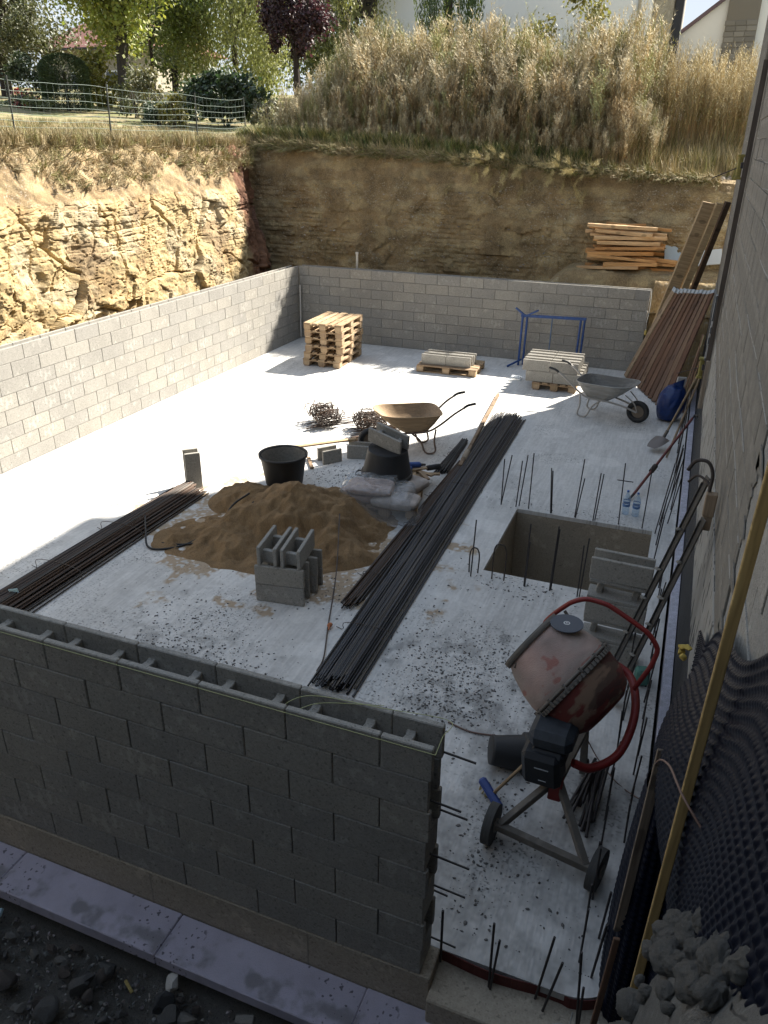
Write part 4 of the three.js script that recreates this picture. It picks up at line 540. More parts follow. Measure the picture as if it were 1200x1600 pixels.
// ---------------------------------------------------------------- starter bars round the pit and along the slab edge
const stLabel = { pit: ['thin steel starter bar standing at the edge of the pit', 'starter bars round the pit'], wall: ['thin steel starter bar in the row along the house wall', 'starter bars along the house wall'], corner: ['thin steel starter bar standing at the rounded slab corner', 'starter bars at the slab corner'] };
function starter(kind, x, z, h, dx = 0, dz = 0, r = 0.0075) { const m = single('starter_bar', rod([0, -0.03, 0], [dx, h, dz], r, 6), M.blackBar, stLabel[kind][0], 'starter bar', stLabel[kind][1]); m.position.set(x, 0, z); return m; }
for (const [x, z, h, dx] of [[6.47, 7.2, 0.68, 0.09], [6.475, 7.21, 0.62, 0.0], [6.66, 7.2, 0.62, 0.03], [6.69, 7.16, 0.68, 0.05], [6.82, 7.2, 0.74, 0.0], [7.10, 7.22, 0.59, -0.05], [7.11, 7.21, 0.56, -0.04], [7.39, 7.22, 0.76, 0.03], [7.40, 7.23, 0.52, 0.05], [7.61, 7.23, 0.63, 0.02], [7.63, 7.21, 0.61, 0.03], [7.91, 7.22, 0.78, -0.03], [8.18, 7.22, 0.8, 0.0], [7.16, 9.06, 0.72, 0.01], [7.17, 9.07, 0.52, 0.01], [7.42, 9.05, 0.73, 0.02], [7.43, 9.03, 0.70, 0.02], [7.70, 9.06, 0.58, 0.0], [7.72, 9.05, 0.67, 0.02], [6.60, 9.08, 0.66, 0.02], [8.33, 7.3, 0.9, 0.08], [8.36, 7.05, 0.95, 0.1], [8.40, 6.85, 0.8, 0.1], [8.36, 7.6, 0.6, 0.03], [8.36, 8.1, 0.62, 0.03]]) starter('pit', x, z, h, dx, rr(-0.02, 0.02));
{ const m = single('cross_bar', rod([7.82, 0.57, 7.23], [8.0, 0.57, 7.23], 0.006, 6), M.blackBar, 'short bar wired crosswise to a starter bar behind the pit', 'cross bar'); }
const hoop = (x, z, w, h, label) => single('bar_hoop', tube([[x, -0.02, z], [x, h * 0.7, z], [x + 0.02, h * 0.95, z], [x + w * 0.5, h, z], [x + w - 0.02, h * 0.95, z], [x + w, h * 0.7, z], [x + w, 0.02, z + 0.02]], 0.0075, 6, 40), M.rust[3], label, 'hoop');
hoop(6.56, 9.0, 0.10, 0.30, 'small bent steel hoop left of the pit beside the long dark bundle'); hoop(6.82, 9.05, 0.13, 0.42, 'taller bent steel hoop at the corner of the pit');
for (let i = 0; i < 22; i++) { const z = 8.35 + i * 0.215; starter('wall', 8.455 + rr(-0.012, 0.012), z, rr(0.30, 0.46), rr(-0.01, 0.03), rr(-0.03, 0.03), 0.007); if (i > 6) starter('wall', 8.31 + rr(-0.012, 0.012), z + 0.07, rr(0.25, 0.45), rr(-0.02, 0.03), rr(-0.03, 0.03), 0.007); }
for (let i = 0; i < 9; i++) starter('wall', 8.47 + rr(-0.02, 0.02), 3.6 + i * 0.42, rr(0.5, 0.85), rr(0.0, 0.07), rr(-0.05, 0.05));
for (const [x, z, h, dx, dz] of [[7.57, 13.16, 0.42, 0.0, 0.02], [7.86, 13.20, 0.46, -0.01, -0.02], [7.87, 13.21, 0.36, 0.02, -0.02], [8.11, 13.17, 0.50, 0.05, 0.0], [8.16, 13.22, 0.40, 0.06, 0.0], [8.34, 13.22, 0.50, -0.04, -0.02], [8.35, 13.24, 0.30, -0.01, 0], [8.37, 13.0, 0.5, 0.03, 0.0], [8.38, 12.75, 0.45, 0.02, 0.0]]) starter('corner', x, z, h, dx, dz).position.y = -0.06;
single('bent_wire', tube([[8.14, -0.08, 13.34], [8.25, -0.05, 13.28], [8.3, -0.02, 13.30], [8.31, 0.05, 13.26]], 0.004, 5, 20), mat([0.45, 0.45, 0.43], { metalness: 0.6 }), 'bent pale wire at the rounded slab corner', 'wire');

// ---------------------------------------------------------------- bottles
const pet = new THREE.MeshPhysicalMaterial({ color: rgb(0.80, 0.88, 0.95), transmission: 0.85, roughness: 0.08, thickness: 0, ior: 1.4 }), blueCap = mat([0.03, 0.12, 0.40], { roughness: 0.4 }), lblM = mat([0.10, 0.20, 0.42], { roughness: 0.5 });
function bottle(label, x, z) { const t = thing('water_bottle', label, 'bottle', [x, 0, z], rnd() * 6, 'water bottles behind the pit'); const P = (r, y) => new THREE.Vector2(r, y); mesh('body', new THREE.LatheGeometry([P(0, 0), P(0.04, 0.002), P(0.045, 0.015), P(0.043, 0.05), P(0.045, 0.055), P(0.043, 0.1), P(0.045, 0.11), P(0.045, 0.2), P(0.038, 0.235), P(0.016, 0.27), P(0.014, 0.295)], 20), pet, t); mesh('label', new THREE.CylinderGeometry(0.0462, 0.0462, 0.03, 20, 1, true).translate(0, 0.125, 0), lblM, t); mesh('label', new THREE.CylinderGeometry(0.0462, 0.0462, 0.012, 20, 1, true).translate(0, 0.175, 0), lblM, t); mesh('cap', new THREE.CylinderGeometry(0.015, 0.015, 0.018, 14).translate(0, 0.303, 0), blueCap, t); return t; }
bottle('clear water bottle with blue label rings between the starter bars behind the pit', 7.95, 6.88); bottle('clear water bottle with blue label rings between the starter bars behind the pit', 8.07, 6.9);

// ---------------------------------------------------------------- concrete mixer
{
  const t = thing('concrete_mixer', 'red concrete mixer caked with mortar, drum tipped over its black motor housing', 'concrete mixer', [8.0, 0, 11.7]);
  const ax = V(-0.84, 0.46, -0.27).normalize(), c0 = V(-0.05, 0.95, 0.0), q = new THREE.Quaternion().setFromUnitVectors(V(0, 1, 0), ax);
  const put = g => { g = clean(g); g.applyQuaternion(q); return g.translate(c0.x, c0.y, c0.z); };
  const P2 = (r, y) => new THREE.Vector2(r, y);
  const coneT = tex(512, 512, (u, v) => { const n = fbm(u * 10, v * 8, 401, 5, 10, 8), red = smooth(0.64, 0.72, fbm(u * 14, v * 8, 403, 4, 14, 8)); const g = 0.33 + 0.26 * (n - 0.5); const pk = fbm(u * 5, v * 4, 411, 4, 5, 4); return [lerp(g * (1 + 0.35 * pk), 0.34, red * 0.6), lerp(g * (0.95 - 0.12 * pk), 0.09, red * 0.6), lerp(g * (0.85 - 0.15 * pk), 0.07, red * 0.6)]; });
  const bowlT = tex(512, 512, (u, v) => { const n = fbm(u * 10, v * 8, 405, 5, 10, 8), mo = smooth(0.52, 0.6, fbm(u * 8, v * 6, 407, 5, 8, 6)), dk = smooth(0.52, 0.60, fbm(u * 7, v * 7, 409, 5, 7, 7)), g = 0.75 + 0.6 * (n - 0.5); let c = [0.24 * g, 0.05 * g, 0.04 * g]; c = [lerp(c[0], 0.30, mo * 0.6), lerp(c[1], 0.24, mo * 0.6), lerp(c[2], 0.16, mo * 0.6)]; return [lerp(c[0], 0.05, dk * 0.7), lerp(c[1], 0.03, dk * 0.7), lerp(c[2], 0.025, dk * 0.7)]; });
  const coneM = mat([1, 1, 1], { map: coneT, bumpMap: rep(T.grainB, 0.5), bumpScale: 0.004, roughness: 0.9 }), bowlM = mat([1, 1, 1], { map: bowlT, roughness: 0.7 }), redM = mat([0.33, 0.028, 0.024], { roughness: 0.5, map: rep(T.metalDirty, 0.5) }), greyM = mat([0.24, 0.215, 0.185], { map: rep(T.metalDirty, 0.4), roughness: 0.9 });
  const drum = mesh('drum', put(new THREE.LatheGeometry([P2(0.03, -0.30), P2(0.17, -0.295), P2(0.235, -0.26), P2(0.285, -0.17), P2(0.305, -0.05), P2(0.305, 0.0)], 48)), bowlM, t);
  mesh('cone', put(new THREE.LatheGeometry([P2(0.308, 0.0), P2(0.31, 0.05), P2(0.295, 0.14), P2(0.255, 0.26), P2(0.215, 0.34), P2(0.20, 0.34), P2(0.245, 0.24), P2(0.28, 0.13), P2(0.29, 0.03)], 48)), coneM, drum);
  mesh('flange', put(new THREE.TorusGeometry(0.316, 0.011, 8, 60).rotateX(Math.PI / 2)), greyM, drum);
  const teeth = []; for (let i = 0; i < 60; i++) { const a = i / 60 * Math.PI * 2; teeth.push(put(new THREE.BoxGeometry(0.012, 0.03, 0.018).rotateY(-a).translate(0.325 * Math.cos(a), -0.03, 0.325 * Math.sin(a)))); } mesh('toothed_ring', [put(new THREE.LatheGeometry([P2(0.305, -0.045), P2(0.32, -0.045), P2(0.32, -0.015), P2(0.305, -0.015)], 48)), ...teeth], greyM, drum).userData.kind = 'stuff';
  mesh('mouth_rim', put(new THREE.LatheGeometry([P2(0.212, 0.325), P2(0.236, 0.325), P2(0.236, 0.365), P2(0.205, 0.365), P2(0.205, 0.33)], 40)), greyM, drum);
  mesh('paddle', [beam([-0.30, 1.02, 0.10], [-0.40, 1.06, 0.13], 0.05, 0.012, [0, 0.2, 1])], greyM, drum);
  for (let i = 0; i < 14; i++) { const a = i / 14 * Math.PI * 2; mesh('bolt', put(new THREE.CylinderGeometry(0.009, 0.009, 0.032, 6).translate(0.322 * Math.cos(a), 0, 0.322 * Math.sin(a))), greyM, drum); }
  // grinder disc lying on the cone
  const disc = thing('grinding_disc', 'dark round grinding disc lying on top of the mixer drum', 'disc', [0, 0, 0]); const dm = mat([0.10, 0.11, 0.13], { roughness: 0.8 });
  const nrm = ax.clone().multiplyScalar(0.42).add(V(0.32, 0.86, 0.12)).normalize(); const dq = new THREE.Quaternion().setFromUnitVectors(V(0, 1, 0), nrm); disc.position.set(7.87, 1.318, 11.63); disc.quaternion.copy(dq);
  mesh('disc', new THREE.CylinderGeometry(0.105, 0.105, 0.006, 40), dm, disc); mesh('hub', [new THREE.RingGeometry(0.013, 0.021, 24).rotateX(-Math.PI / 2).translate(0, 0.0042, 0), new THREE.CylinderGeometry(0.006, 0.006, 0.003, 12).translate(0, 0.0045, 0)], mat([0.65, 0.65, 0.65]), disc);
  // yoke, tilt handle
  mesh('yoke', tube([[0.06, 0.60, 0.37], [0.17, 0.56, 0.33], [0.31, 0.60, 0.20], [0.37, 0.70, 0.0], [0.36, 0.80, -0.18], [0.28, 0.86, -0.34], [0.05, 0.92, -0.38]], 0.028, 10, 60), redM, t);
  mesh('tilt_handle', tube([[0.06, 0.92, -0.38], [-0.30, 1.08, -0.36], [-0.16, 1.30, -0.34], [-0.05, 1.37, -0.33], [0.10, 1.36, -0.32], [0.36, 1.25, -0.27], [0.44, 1.16, -0.24], [0.42, 1.05, -0.20], [0.34, 0.88, -0.14]], 0.017, 8, 90, false, 0.3), redM, t);
  mesh('handle_stay', rod([-0.18, 1.24, -0.34], [-0.05, 1.10, -0.30], 0.012, 6), greyM, t);
  // motor housing
  const motM = mat([0.018, 0.021, 0.028], { roughness: 0.55, map: rep(T.metalDirty, 0.35) }), mo = mesh('motor_housing', [at(box(0.245, 0.27, 0.19, 0.03), [-0.115, 0.555, 0.385], [0.12, -0.1, 0.10]), at(box(0.22, 0.11, 0.20, 0.025), [-0.085, 0.655, 0.36], [0.12, -0.1, 0.10])], motM, t);
  mesh('motor_cover', at(box(0.275, 0.15, 0.235, 0.04), [-0.08, 0.765, 0.335], [0.12, -0.1, 0.10]), mat([0.045, 0.055, 0.07], { roughness: 0.6, map: rep(T.metalDirty, 0.25) }), mo);
  mesh('type_plate', [at(box(0.09, 0.008, 0.004, 0.001), [-0.115, 0.585, 0.487], [0.12, -0.1, 0.10]), at(box(0.05, 0.006, 0.004, 0.001), [-0.12, 0.615, 0.483], [0.12, -0.1, 0.10]), at(box(0.05, 0.006, 0.004, 0.001), [-0.10, 0.505, 0.497], [0.12, -0.1, 0.10])], mat([0.42, 0.44, 0.46]), mo);
  // stand
  mesh('bracket', at(box(0.085, 0.18, 0.07, 0.008), [-0.02, 0.38, 0.385]), redM, t);
  mesh('leg', beam([-0.03, 0.42, 0.36], [-0.31, 0.15, 0.60], 0.045, 0.045), greyM, t); mesh('leg', beam([-0.01, 0.42, 0.36], [0.24, 0.13, 0.69], 0.045, 0.045), greyM, t);
  mesh('axle', beam([-0.36, 0.14, 0.60], [0.29, 0.12, 0.70], 0.05, 0.05), greyM, t);
  mesh('rear_leg', beam([0.03, 0.86, -0.36], [0.11, 0.02, -0.20], 0.05, 0.05, [1, 0, 0]), greyM, t);
  mesh('spreader', beam([0.0, 0.42, 0.34], [0.08, 0.36, -0.27], 0.04, 0.04), greyM, t);
  for (const [x, z, a] of [[-0.37, 0.60, -0.10], [0.31, 0.70, -0.25]]) { const w = mesh('wheel', at(new THREE.CylinderGeometry(0.135, 0.135, 0.055, 32), [x, 0.135, z], [0, a, Math.PI / 2]), mat([0.10, 0.098, 0.094], { map: rep(T.metalDirty, 0.4), roughness: 0.9 }), t); mesh('hub', at(new THREE.CylinderGeometry(0.045, 0.045, 0.075, 16), [x, 0.135, z], [0, a, Math.PI / 2]), greyM, w); }
  // power cord of the mixer
  single('extension_cable', tube([[8.05, 0.42, 11.5], [8.10, 0.15, 11.3], [8.2, 0.012, 11.32], [8.33, 0.012, 11.48], [8.42, 0.012, 11.55], [8.5, 0.3, 11.9], [8.5, 1.0, 12.6], [8.46, 1.65, 13.1], [8.47, 2.05, 13.55], [8.52, 2.1, 13.75], [8.62, 2.03, 13.85]], 0.0045, 6, 90), mat([0.20, 0.12, 0.09], { roughness: 0.6 }), 'thin brown power cord hanging from the mixer across the black membrane', 'cord');
  single('extension_cable', tube([[7.05, 0.01, 11.34], [7.25, 0.01, 11.38], [7.5, 0.01, 11.34], [7.66, 0.01, 11.36], [7.85, 0.05, 11.4], [7.98, 0.3, 11.5]], 0.007, 6, 50), mat([0.16, 0.10, 0.08], { roughness: 0.6 }), 'brown cord running from the wall end over the slab to the mixer', 'cord');
}
{ const t = thing('bucket', 'black rubber bucket lying on its side behind the mixer motor', 'bucket', [7.46, 0.145, 11.66]); const g = tubGeo(0.105, 0.135, 0.27); g.rotateZ(-Math.PI / 2 - 0.12); mesh('shell', g, M.blackRubber, t); mesh('handle', tube([[0.26, 0.03, 0.14], [0.33, 0.1, 0.08], [0.34, 0.1, -0.08], [0.26, 0.03, -0.14]], 0.005, 6), trayGrey, t); t.rotation.y = 0.35; }
{ const t = thing('broom', 'blue handled brush with pale bristles on the slab by the mixer wheel', 'broom', [7.55, 0, 11.98]); const b = mat([0.03, 0.06, 0.22], { roughness: 0.5 }); mesh('head', at(box(0.24, 0.05, 0.06, 0.015), [0, 0.06, 0], [0.5, -0.75, 0]), b, t); mesh('bristles', [...Array(40).keys()].map(i => { const x = -0.10 + 0.2 * (i % 20) / 19, z = (i < 20 ? -0.012 : 0.015); return at(rod([x, 0.0, z], [x + 0.01 * Math.sin(i), -0.06, z + 0.03 * Math.cos(i * 3)], 0.006, 4), [0, 0.06, 0], [0.5, -0.75, 0]); }), mat([0.38, 0.31, 0.16]), t).userData.kind = 'stuff'; mesh('handle', rod([0.02, 0.07, 0.0], [0.30, 0.5, -0.1], 0.012, 8), wood(0.36, 0.27, 0.17), t); }
for (let i = 0; i < 16; i++) single('bar_offcut', rod([8.05 + rr(0, 0.2), 0.012 + rr(0, 0.03), 11.85 + rr(-0.05, 0.22)], [8.12 + rr(0, 0.16), 0.05 + rr(0, 0.16), 11.5 + rr(-0.05, 0.12)], 0.012, 6), M.blackBar, 'short dark bar offcut in the heap under the mixer', 'bar offcut', 'bar offcuts under the mixer');

// ---------------------------------------------------------------- edge insulation, membrane, laths, yellow batten
T.xps = tex(512, 512, (u, v) => { const n = fbm(u * 8, v * 8, 421, 5, 8, 8), d = smooth(0.54, 0.70, fbm(u * 6, v * 6, 423, 5, 6, 6)), sp = smooth(0.72, 0.80, fbm(u * 60, v * 60, 425, 2, 60, 60)) * smooth(0.5, 0.62, fbm(u * 6, v * 6, 427, 3, 6, 6)), g = 0.85 + 0.3 * (n - 0.5); let c = [0.60 * g, 0.565 * g, 0.68 * g]; c = [lerp(c[0], 0.22, d * 0.75), lerp(c[1], 0.215, d * 0.75), lerp(c[2], 0.225, d * 0.75)]; return c.map(q => q * (1 - 0.7 * sp)); });
M.xps = mat([1, 1, 1], { map: rep(T.xps, 1.25), bumpMap: rep(T.grainB, 0.4), bumpScale: 0.004, roughness: 0.9 });
for (let i = 0; i < 8; i++) single('insulation_board', bxAt(8.575, 8.652, -0.1, 0.05, 1.0 + i * 1.252, 1.0 + (i + 1) * 1.252 - 0.004), mat([0.74, 0.73, 0.83], { map: rep(T.grain, 0.6), roughness: 0.9 }), 'pale purple insulation strip along the foot of the house wall', 'insulation strip', 'insulation strips along the house wall');
[[-0.5, 2.2], [2.203, 3.45], [3.453, 4.7], [4.703, 5.947], [5.95, 7.197], [7.2, 8.4]].forEach(([a, b], i) => single('insulation_board', bxAt(a, b, -0.36, -0.27 + (i === 4 ? -0.006 : 0), 13.341, 13.635, 0.006), M.xps, i === 3 ? 'purple foam board with a clean corner lying along the footing' : i === 4 ? 'dirty grey purple foam board beside the white stone along the footing' : 'dirty purple foam board lying along the footing of the dark wall', 'insulation board', i === 3 || i === 4 ? null : 'foam boards along the footing'));
{
  const memM = new THREE.MeshPhysicalMaterial({ color: rgb(0.005, 0.007, 0.016), roughness: 0.38, specularIntensity: 0.25 });
  const stud = (u, v, nu, nv) => { const a = (u * nu) % 1, b = (v * nv) % 1; return Math.max(0, Math.sin(Math.PI * a)) * Math.max(0, Math.sin(Math.PI * b)); };
  const t = single('dimpled_membrane', grid(420, 260, (u, v) => { const z = lerp(11.85, 15.3, u), top = 1.62 + 0.60 * (z - 11.9) + 0.05 * Math.sin(z * 5), y = lerp(top, 0.15, v), kk = Math.sin(Math.PI * clamp((top - y) / 1.45)); const out = 0.018 + 0.15 * Math.pow(kk, 1.2) * smooth(11.9, 12.8, z) * (1 - 0.8 * smooth(13.1, 14.0, z)) + 0.008 * Math.sin(z * 4 + v * 3); const s = Math.pow(stud(u, v, 84, 50), 1.8); return [8.645 - out - 0.011 * s, y, z, z, y]; }), memM, 'black dimpled foundation membrane bulging off the near house wall', 'membrane');
  single('dimpled_membrane', grid(240, 160, (u, v) => { const a = u * Math.PI * 2.3 - 0.6, y = lerp(1.32, -0.25, v), r = 0.085 + 0.012 * u + 0.035 * Math.sin(Math.PI * v); const s = Math.pow(stud(u, v, 22, 40), 1.5); return [8.545 - 0.02 * v + (r + 0.008 * s) * Math.cos(a), y, 12.92 + (v - 0.5) * 0.15 + 1.8 * (r + 0.008 * s) * Math.sin(a), u, y]; }), memM, 'black dimpled membrane roll standing on the slab edge at the wall', 'membrane');
  single('foam_blob', [at(stone(5, 0.022, 0.8, 2), [8.475, 2.22, 13.02]), at(stone(6, 0.018, 0.9, 2), [8.49, 2.235, 13.045]), at(stone(7, 0.016, 1.3, 2), [8.475, 2.20, 13.06]), at(stone(8, 0.016, 1.2, 2), [8.468, 2.195, 13.02])], mat([0.50, 0.36, 0.08], { roughness: 0.8 }), 'yellow foam blob stuck to the black membrane', 'foam');
  single('batten', beam([8.51, 0.35, 13.68], [8.565, 3.5, 13.62], 0.036, 0.026, [0, 0, 1]), wood(0.55, 0.40, 0.17), 'yellow sawn batten leaning upright in front of the black membrane', 'batten');
  single('lath', beam([8.45, 0.55, 13.1], [8.475, 1.72, 13.08], 0.042, 0.016, [0.2, 0, 1]), wood(0.30, 0.25, 0.20), 'grey split lath standing behind the yellow batten', 'lath');
  single('lath', beam([8.40, -0.2, 13.35], [8.44, 0.75, 13.3], 0.03, 0.016, [0.2, 0, 1]), wood(0.20, 0.12, 0.08), 'short reddish lath low behind the yellow batten', 'lath');
}
// ---------------------------------------------------------------- rubble in front of the footing, crumbs on the slab
{
  const R = rngOf(501), sm = [[0.13, 0.133, 0.14], [0.19, 0.19, 0.188], [0.26, 0.255, 0.245], [0.15, 0.13, 0.12], [0.33, 0.32, 0.30]].map(c => mat(c, { map: rep(T.block, 0.8), bumpMap: rep(T.grainB, 0.2), bumpScale: 0.004, roughness: 0.95 }));
  const geo = [...Array(9).keys()].map(i => stone(600 + i, 1, 0.6 + 0.25 * R(), 3));
  for (let i = 0; i < 110; i++) { const x = 4.4 + R() * 2.7, z = 13.68 + R() * 0.62, s = 0.02 + 0.06 * Math.pow(R(), 1.8); const m = single('rubble_stone', geo[i % 9], sm[Math.floor(R() * 5)], 'dark angular rubble stone in the trench beside the purple foam boards', 'stone', 'rubble stones in the trench'); m.scale.setScalar(s); m.position.set(x, -0.47 + s * 0.45 + R() * 0.02, z); m.rotation.set(R() * 6, R() * 6, R() * 6); }
  const ws = single('rubble_stone', geo[2], mat([0.70, 0.69, 0.66], { map: rep(T.block, 0.5) }), 'pale whitish broken stone beside the foam board edge', 'stone'); ws.scale.set(0.055, 0.05, 0.06); ws.position.set(6.09, -0.40, 13.67); ws.rotation.set(0.3, 1, 0.2);
  const fb = single('rubble_stone', box(0.11, 0.045, 0.05, 0.006), sm[4], 'flat grey brick fragment leaning at the foam board edge', 'stone'); fb.position.set(6.59, -0.42, 13.69); fb.rotation.set(0.2, 0.3, 0.1);
  const wc = single('wood_chip', box(0.10, 0.012, 0.02, 0.003), wood(0.36, 0.30, 0.12), 'yellow splinter of wood among the rubble stones', 'wood chip'); wc.position.set(5.86, -0.405, 13.78); wc.rotation.set(0.1, -0.5, 0.1);
  const bs = single('foam_scrap', box(0.06, 0.02, 0.05, 0.003), mat([0.40, 0.55, 0.60]), 'pale blue foam scrap among the rubble stones', 'scrap'); bs.position.set(4.78, -0.40, 13.70); bs.rotation.set(0.4, 0.3, 0.3);
  const gi = new THREE.InstancedMesh(stone(650, 1, 0.7, 0), mat([1, 1, 1], { roughness: 1 }), 5200); gi.name = 'trench_gravel'; gi.castShadow = gi.receiveShadow = true; const o = new THREE.Object3D(), c = new THREE.Color();
  for (let i = 0; i < 5200; i++) { const x = 3.6 + R() * 4.2, z = 13.65 + R() * 0.8, s = 0.004 + 0.016 * Math.pow(R(), 2.5); o.position.set(x, -0.505 + 0.06 * fbm(x * 2, z * 2, 211, 3) + R() * 0.02, z); o.scale.setScalar(s); o.rotation.set(R() * 6, R() * 6, R() * 6); o.updateMatrix(); gi.setMatrixAt(i, o.matrix); const g = 0.09 + 0.28 * R() * R(); c.setRGB(g * (0.95 + 0.2 * R()), g, g * (0.85 + 0.2 * R())); gi.setColorAt(i, c); }
  tag(gi, 'dark loose gravel covering the trench floor', 'gravel'); gi.userData.kind = 'stuff'; scene.add(gi);
  // clods on the near bank beside the wall
  const cm = mat([0.40, 0.385, 0.355], { map: rep(T.block, 0.6), bumpMap: rep(T.grainB, 0.12), bumpScale: 0.012, roughness: 1 });
  const heapY = (x, z) => 2.5 + 1.1 * (z - 14.5) - 2.6 * (8.66 - x) - 5 * Math.max(0, 8.52 - x);
  const heap = grid(170, 110, (u, v) => { const z = lerp(13.8, 15.4, u), x = lerp(8.38, 8.6, v), w = smooth(0, 0.15, u); return [x - 0.05 * (fbm(z * 6, x * 9, 241, 3) - 0.5) * (1 - v * v), Math.min(heapY(x, z), 2.9) - 0.06 - 0.6 * (1 - w) + 0.10 * (fbm(z * 4, x * 4 + 3, 243, 3) - 0.5) + 0.02 * plates(z * 7 + x, x * 7 + z, 71)[0] + 0.02 * (fbm(z * 28, x * 28, 245, 3) - 0.5), z]; });
  single('earth_heap', boxUV(heap), cm, 'rough grey heap of earth and stones piled against the near house wall', 'earth heap');
  const clodGeo = [0, 1, 2, 3].map(q => { const g = new THREE.IcosahedronGeometry(1, 9), p = g.attributes.position; for (let i = 0; i < p.count; i++) { const x = p.getX(i), y = p.getY(i), z = p.getZ(i), r = 0.85 + 0.5 * (fbm(x * 1.6 + q * 9 + 20, y * 1.6 + z * 1.1 + 20, 261, 3) - 0.5) + 0.22 * (fbm(x * 5 + z * 2 + q + 30, y * 5 - z * 3 + 30, 263, 3) - 0.5) + 0.12 * (fbm(x * 14 + z * 5 + 50, y * 14 + z * 6 + 50, 265, 2) - 0.5); p.setXYZ(i, x * r, y * r * 0.8, z * r); } g.deleteAttribute('normal'); const m = mergeVertices(g, 1e-4); m.computeVertexNormals(); return boxUV(clean(m)); });
  for (let i = 0; i < 75; i++) { const z = 13.85 + R() * 0.85, x = 8.43 + R() * 0.19, s = 0.02 + 0.05 * Math.pow(R(), 1.6); const m = single('earth_clod', clodGeo[i % 4], cm, 'rough grey earth clod lying on the heap against the near house wall', 'clod', 'earth clods on the heap'); m.scale.setScalar(s); m.position.set(x, heapY(x, z) + 0.02, z); m.rotation.set(R() * 6, R() * 6, R() * 6); }
  // mortar crumbs on the slab
  const N = 5600, cr = new THREE.InstancedMesh(stone(651, 1, 0.6, 0), mat([1, 1, 1], { roughness: 1 }), N); cr.name = 'mortar_crumbs'; cr.castShadow = cr.receiveShadow = true;
  const clus = [[4.7, 11.45, 0.5, 0.3, 12], [4.4, 10.9, 0.5, 0.4, 5], [7.0, 11.0, 0.36, 0.36, 14], [6.9, 10.4, 0.45, 0.3, 6], [7.62, 12.2, 0.12, 0.5, 4], [8.0, 12.5, 0.35, 0.5, 1.2], [4.55, 7.3, 0.4, 0.5, 7], [4.3, 7.1, 0.35, 0.3, 4], [5.6, 9.6, 0.3, 0.5, 2], [6.3, 9.8, 0.4, 0.8, 2], [7.2, 7.1, 0.7, 0.15, 2], [7.1, 9.1, 0.5, 0.2, 2], [4.5, 5, 2.2, 2.5, 0.4], [5, 10, 2, 1.2, 1]]; const tot = clus.reduce((a, q) => a + q[4], 0), gs = () => R() + R() + R() - 1.5;
  for (let i = 0; i < N; i++) { let r = R() * tot, q = clus[0]; for (const e of clus) { if ((r -= e[4]) <= 0) { q = e; break; } } let x = q[0] + gs() * q[2] * 1.6, z = q[1] + gs() * q[3] * 1.6; x = clamp(x, 0.1, 8.5); z = clamp(z, 0.2, 13.0); if (x > 6.65 && z > 7.2 && z < 8.95) z = 9.0 + R() * 0.3; const s = 0.0025 + 0.0075 * Math.pow(R(), 2.8); o.position.set(x, s * 0.35, z); o.scale.set(s * (1 + R()), s, s * (1 + R())); o.rotation.set(0, R() * 6, 0); o.updateMatrix(); cr.setMatrixAt(i, o.matrix); const g = 0.05 + 0.10 * R(); c.setRGB(g, g * 0.96, g * 0.92); cr.setColorAt(i, c); }
  tag(cr, 'dark mortar crumbs strewn over the concrete slab', 'crumbs'); cr.userData.kind = 'stuff'; scene.add(cr);
}
// ---------------------------------------------------------------- foliage helpers
function leafMat(c, o = {}) { return new THREE.MeshPhysicalMaterial({ color: rgb(...c), roughness: 0.75, transmission: 0.55, thickness: 0, vertexColors: true, side: THREE.DoubleSide, ...o }); }
function crownGeo(R, n, clumps, r, leaf, hang = 0, vary = 0.35, hue = 0.15) {        // leaves scattered round clump centres inside an ellipsoid r = [rx, ry, rz]
  const pos = [], col = [], C = [];
  for (let i = 0; i < clumps; i++) { const a = R() * Math.PI * 2, y = R() * 2 - 1, q = Math.sqrt(1 - y * y), k = 0.35 + 0.62 * Math.pow(R(), 0.5); C.push([Math.cos(a) * q * r[0] * k, y * r[1] * k, Math.sin(a) * q * r[2] * k, (0.16 + 0.20 * R())]); }
  const v = V(0, 0, 0), e = V(0, 0, 0), f = V(0, 0, 0);
  for (let i = 0; i < n; i++) {
    const c = C[Math.floor(R() * clumps)], s = c[3]; const g = () => (R() + R() + R() - 1.5) * 1.1;
    const p = [c[0] + g() * s * r[0], c[1] + g() * s * r[1] - hang * R() * R() * r[1], c[2] + g() * s * r[2]];
    v.set(R() - 0.5, R() * 0.9 + 0.1, R() - 0.5).normalize(); e.set(R() - 0.5, -0.3 - hang * 2 + (R() - 0.5) * 0.8, R() - 0.5).normalize(); f.crossVectors(v, e).normalize(); const L = leaf * (0.6 + 0.8 * R()), W = L * 0.36;
    const A = [p[0], p[1], p[2]], B = [p[0] + e.x * L * 0.5 + f.x * W, p[1] + e.y * L * 0.5 + f.y * W, p[2] + e.z * L * 0.5 + f.z * W], D = [p[0] + e.x * L * 0.5 - f.x * W, p[1] + e.y * L * 0.5 - f.y * W, p[2] + e.z * L * 0.5 - f.z * W], E2 = [p[0] + e.x * L, p[1] + e.y * L, p[2] + e.z * L];
    pos.push(...A, ...B, ...E2, ...A, ...E2, ...D); const b = 1 - vary + 2 * vary * R(), h = (R() - 0.3) * hue; for (let q = 0; q < 6; q++) col.push(b * (1 + h), b, b * (1 - h * 0.5));
  }
  return fromTris(pos, null, col);
}
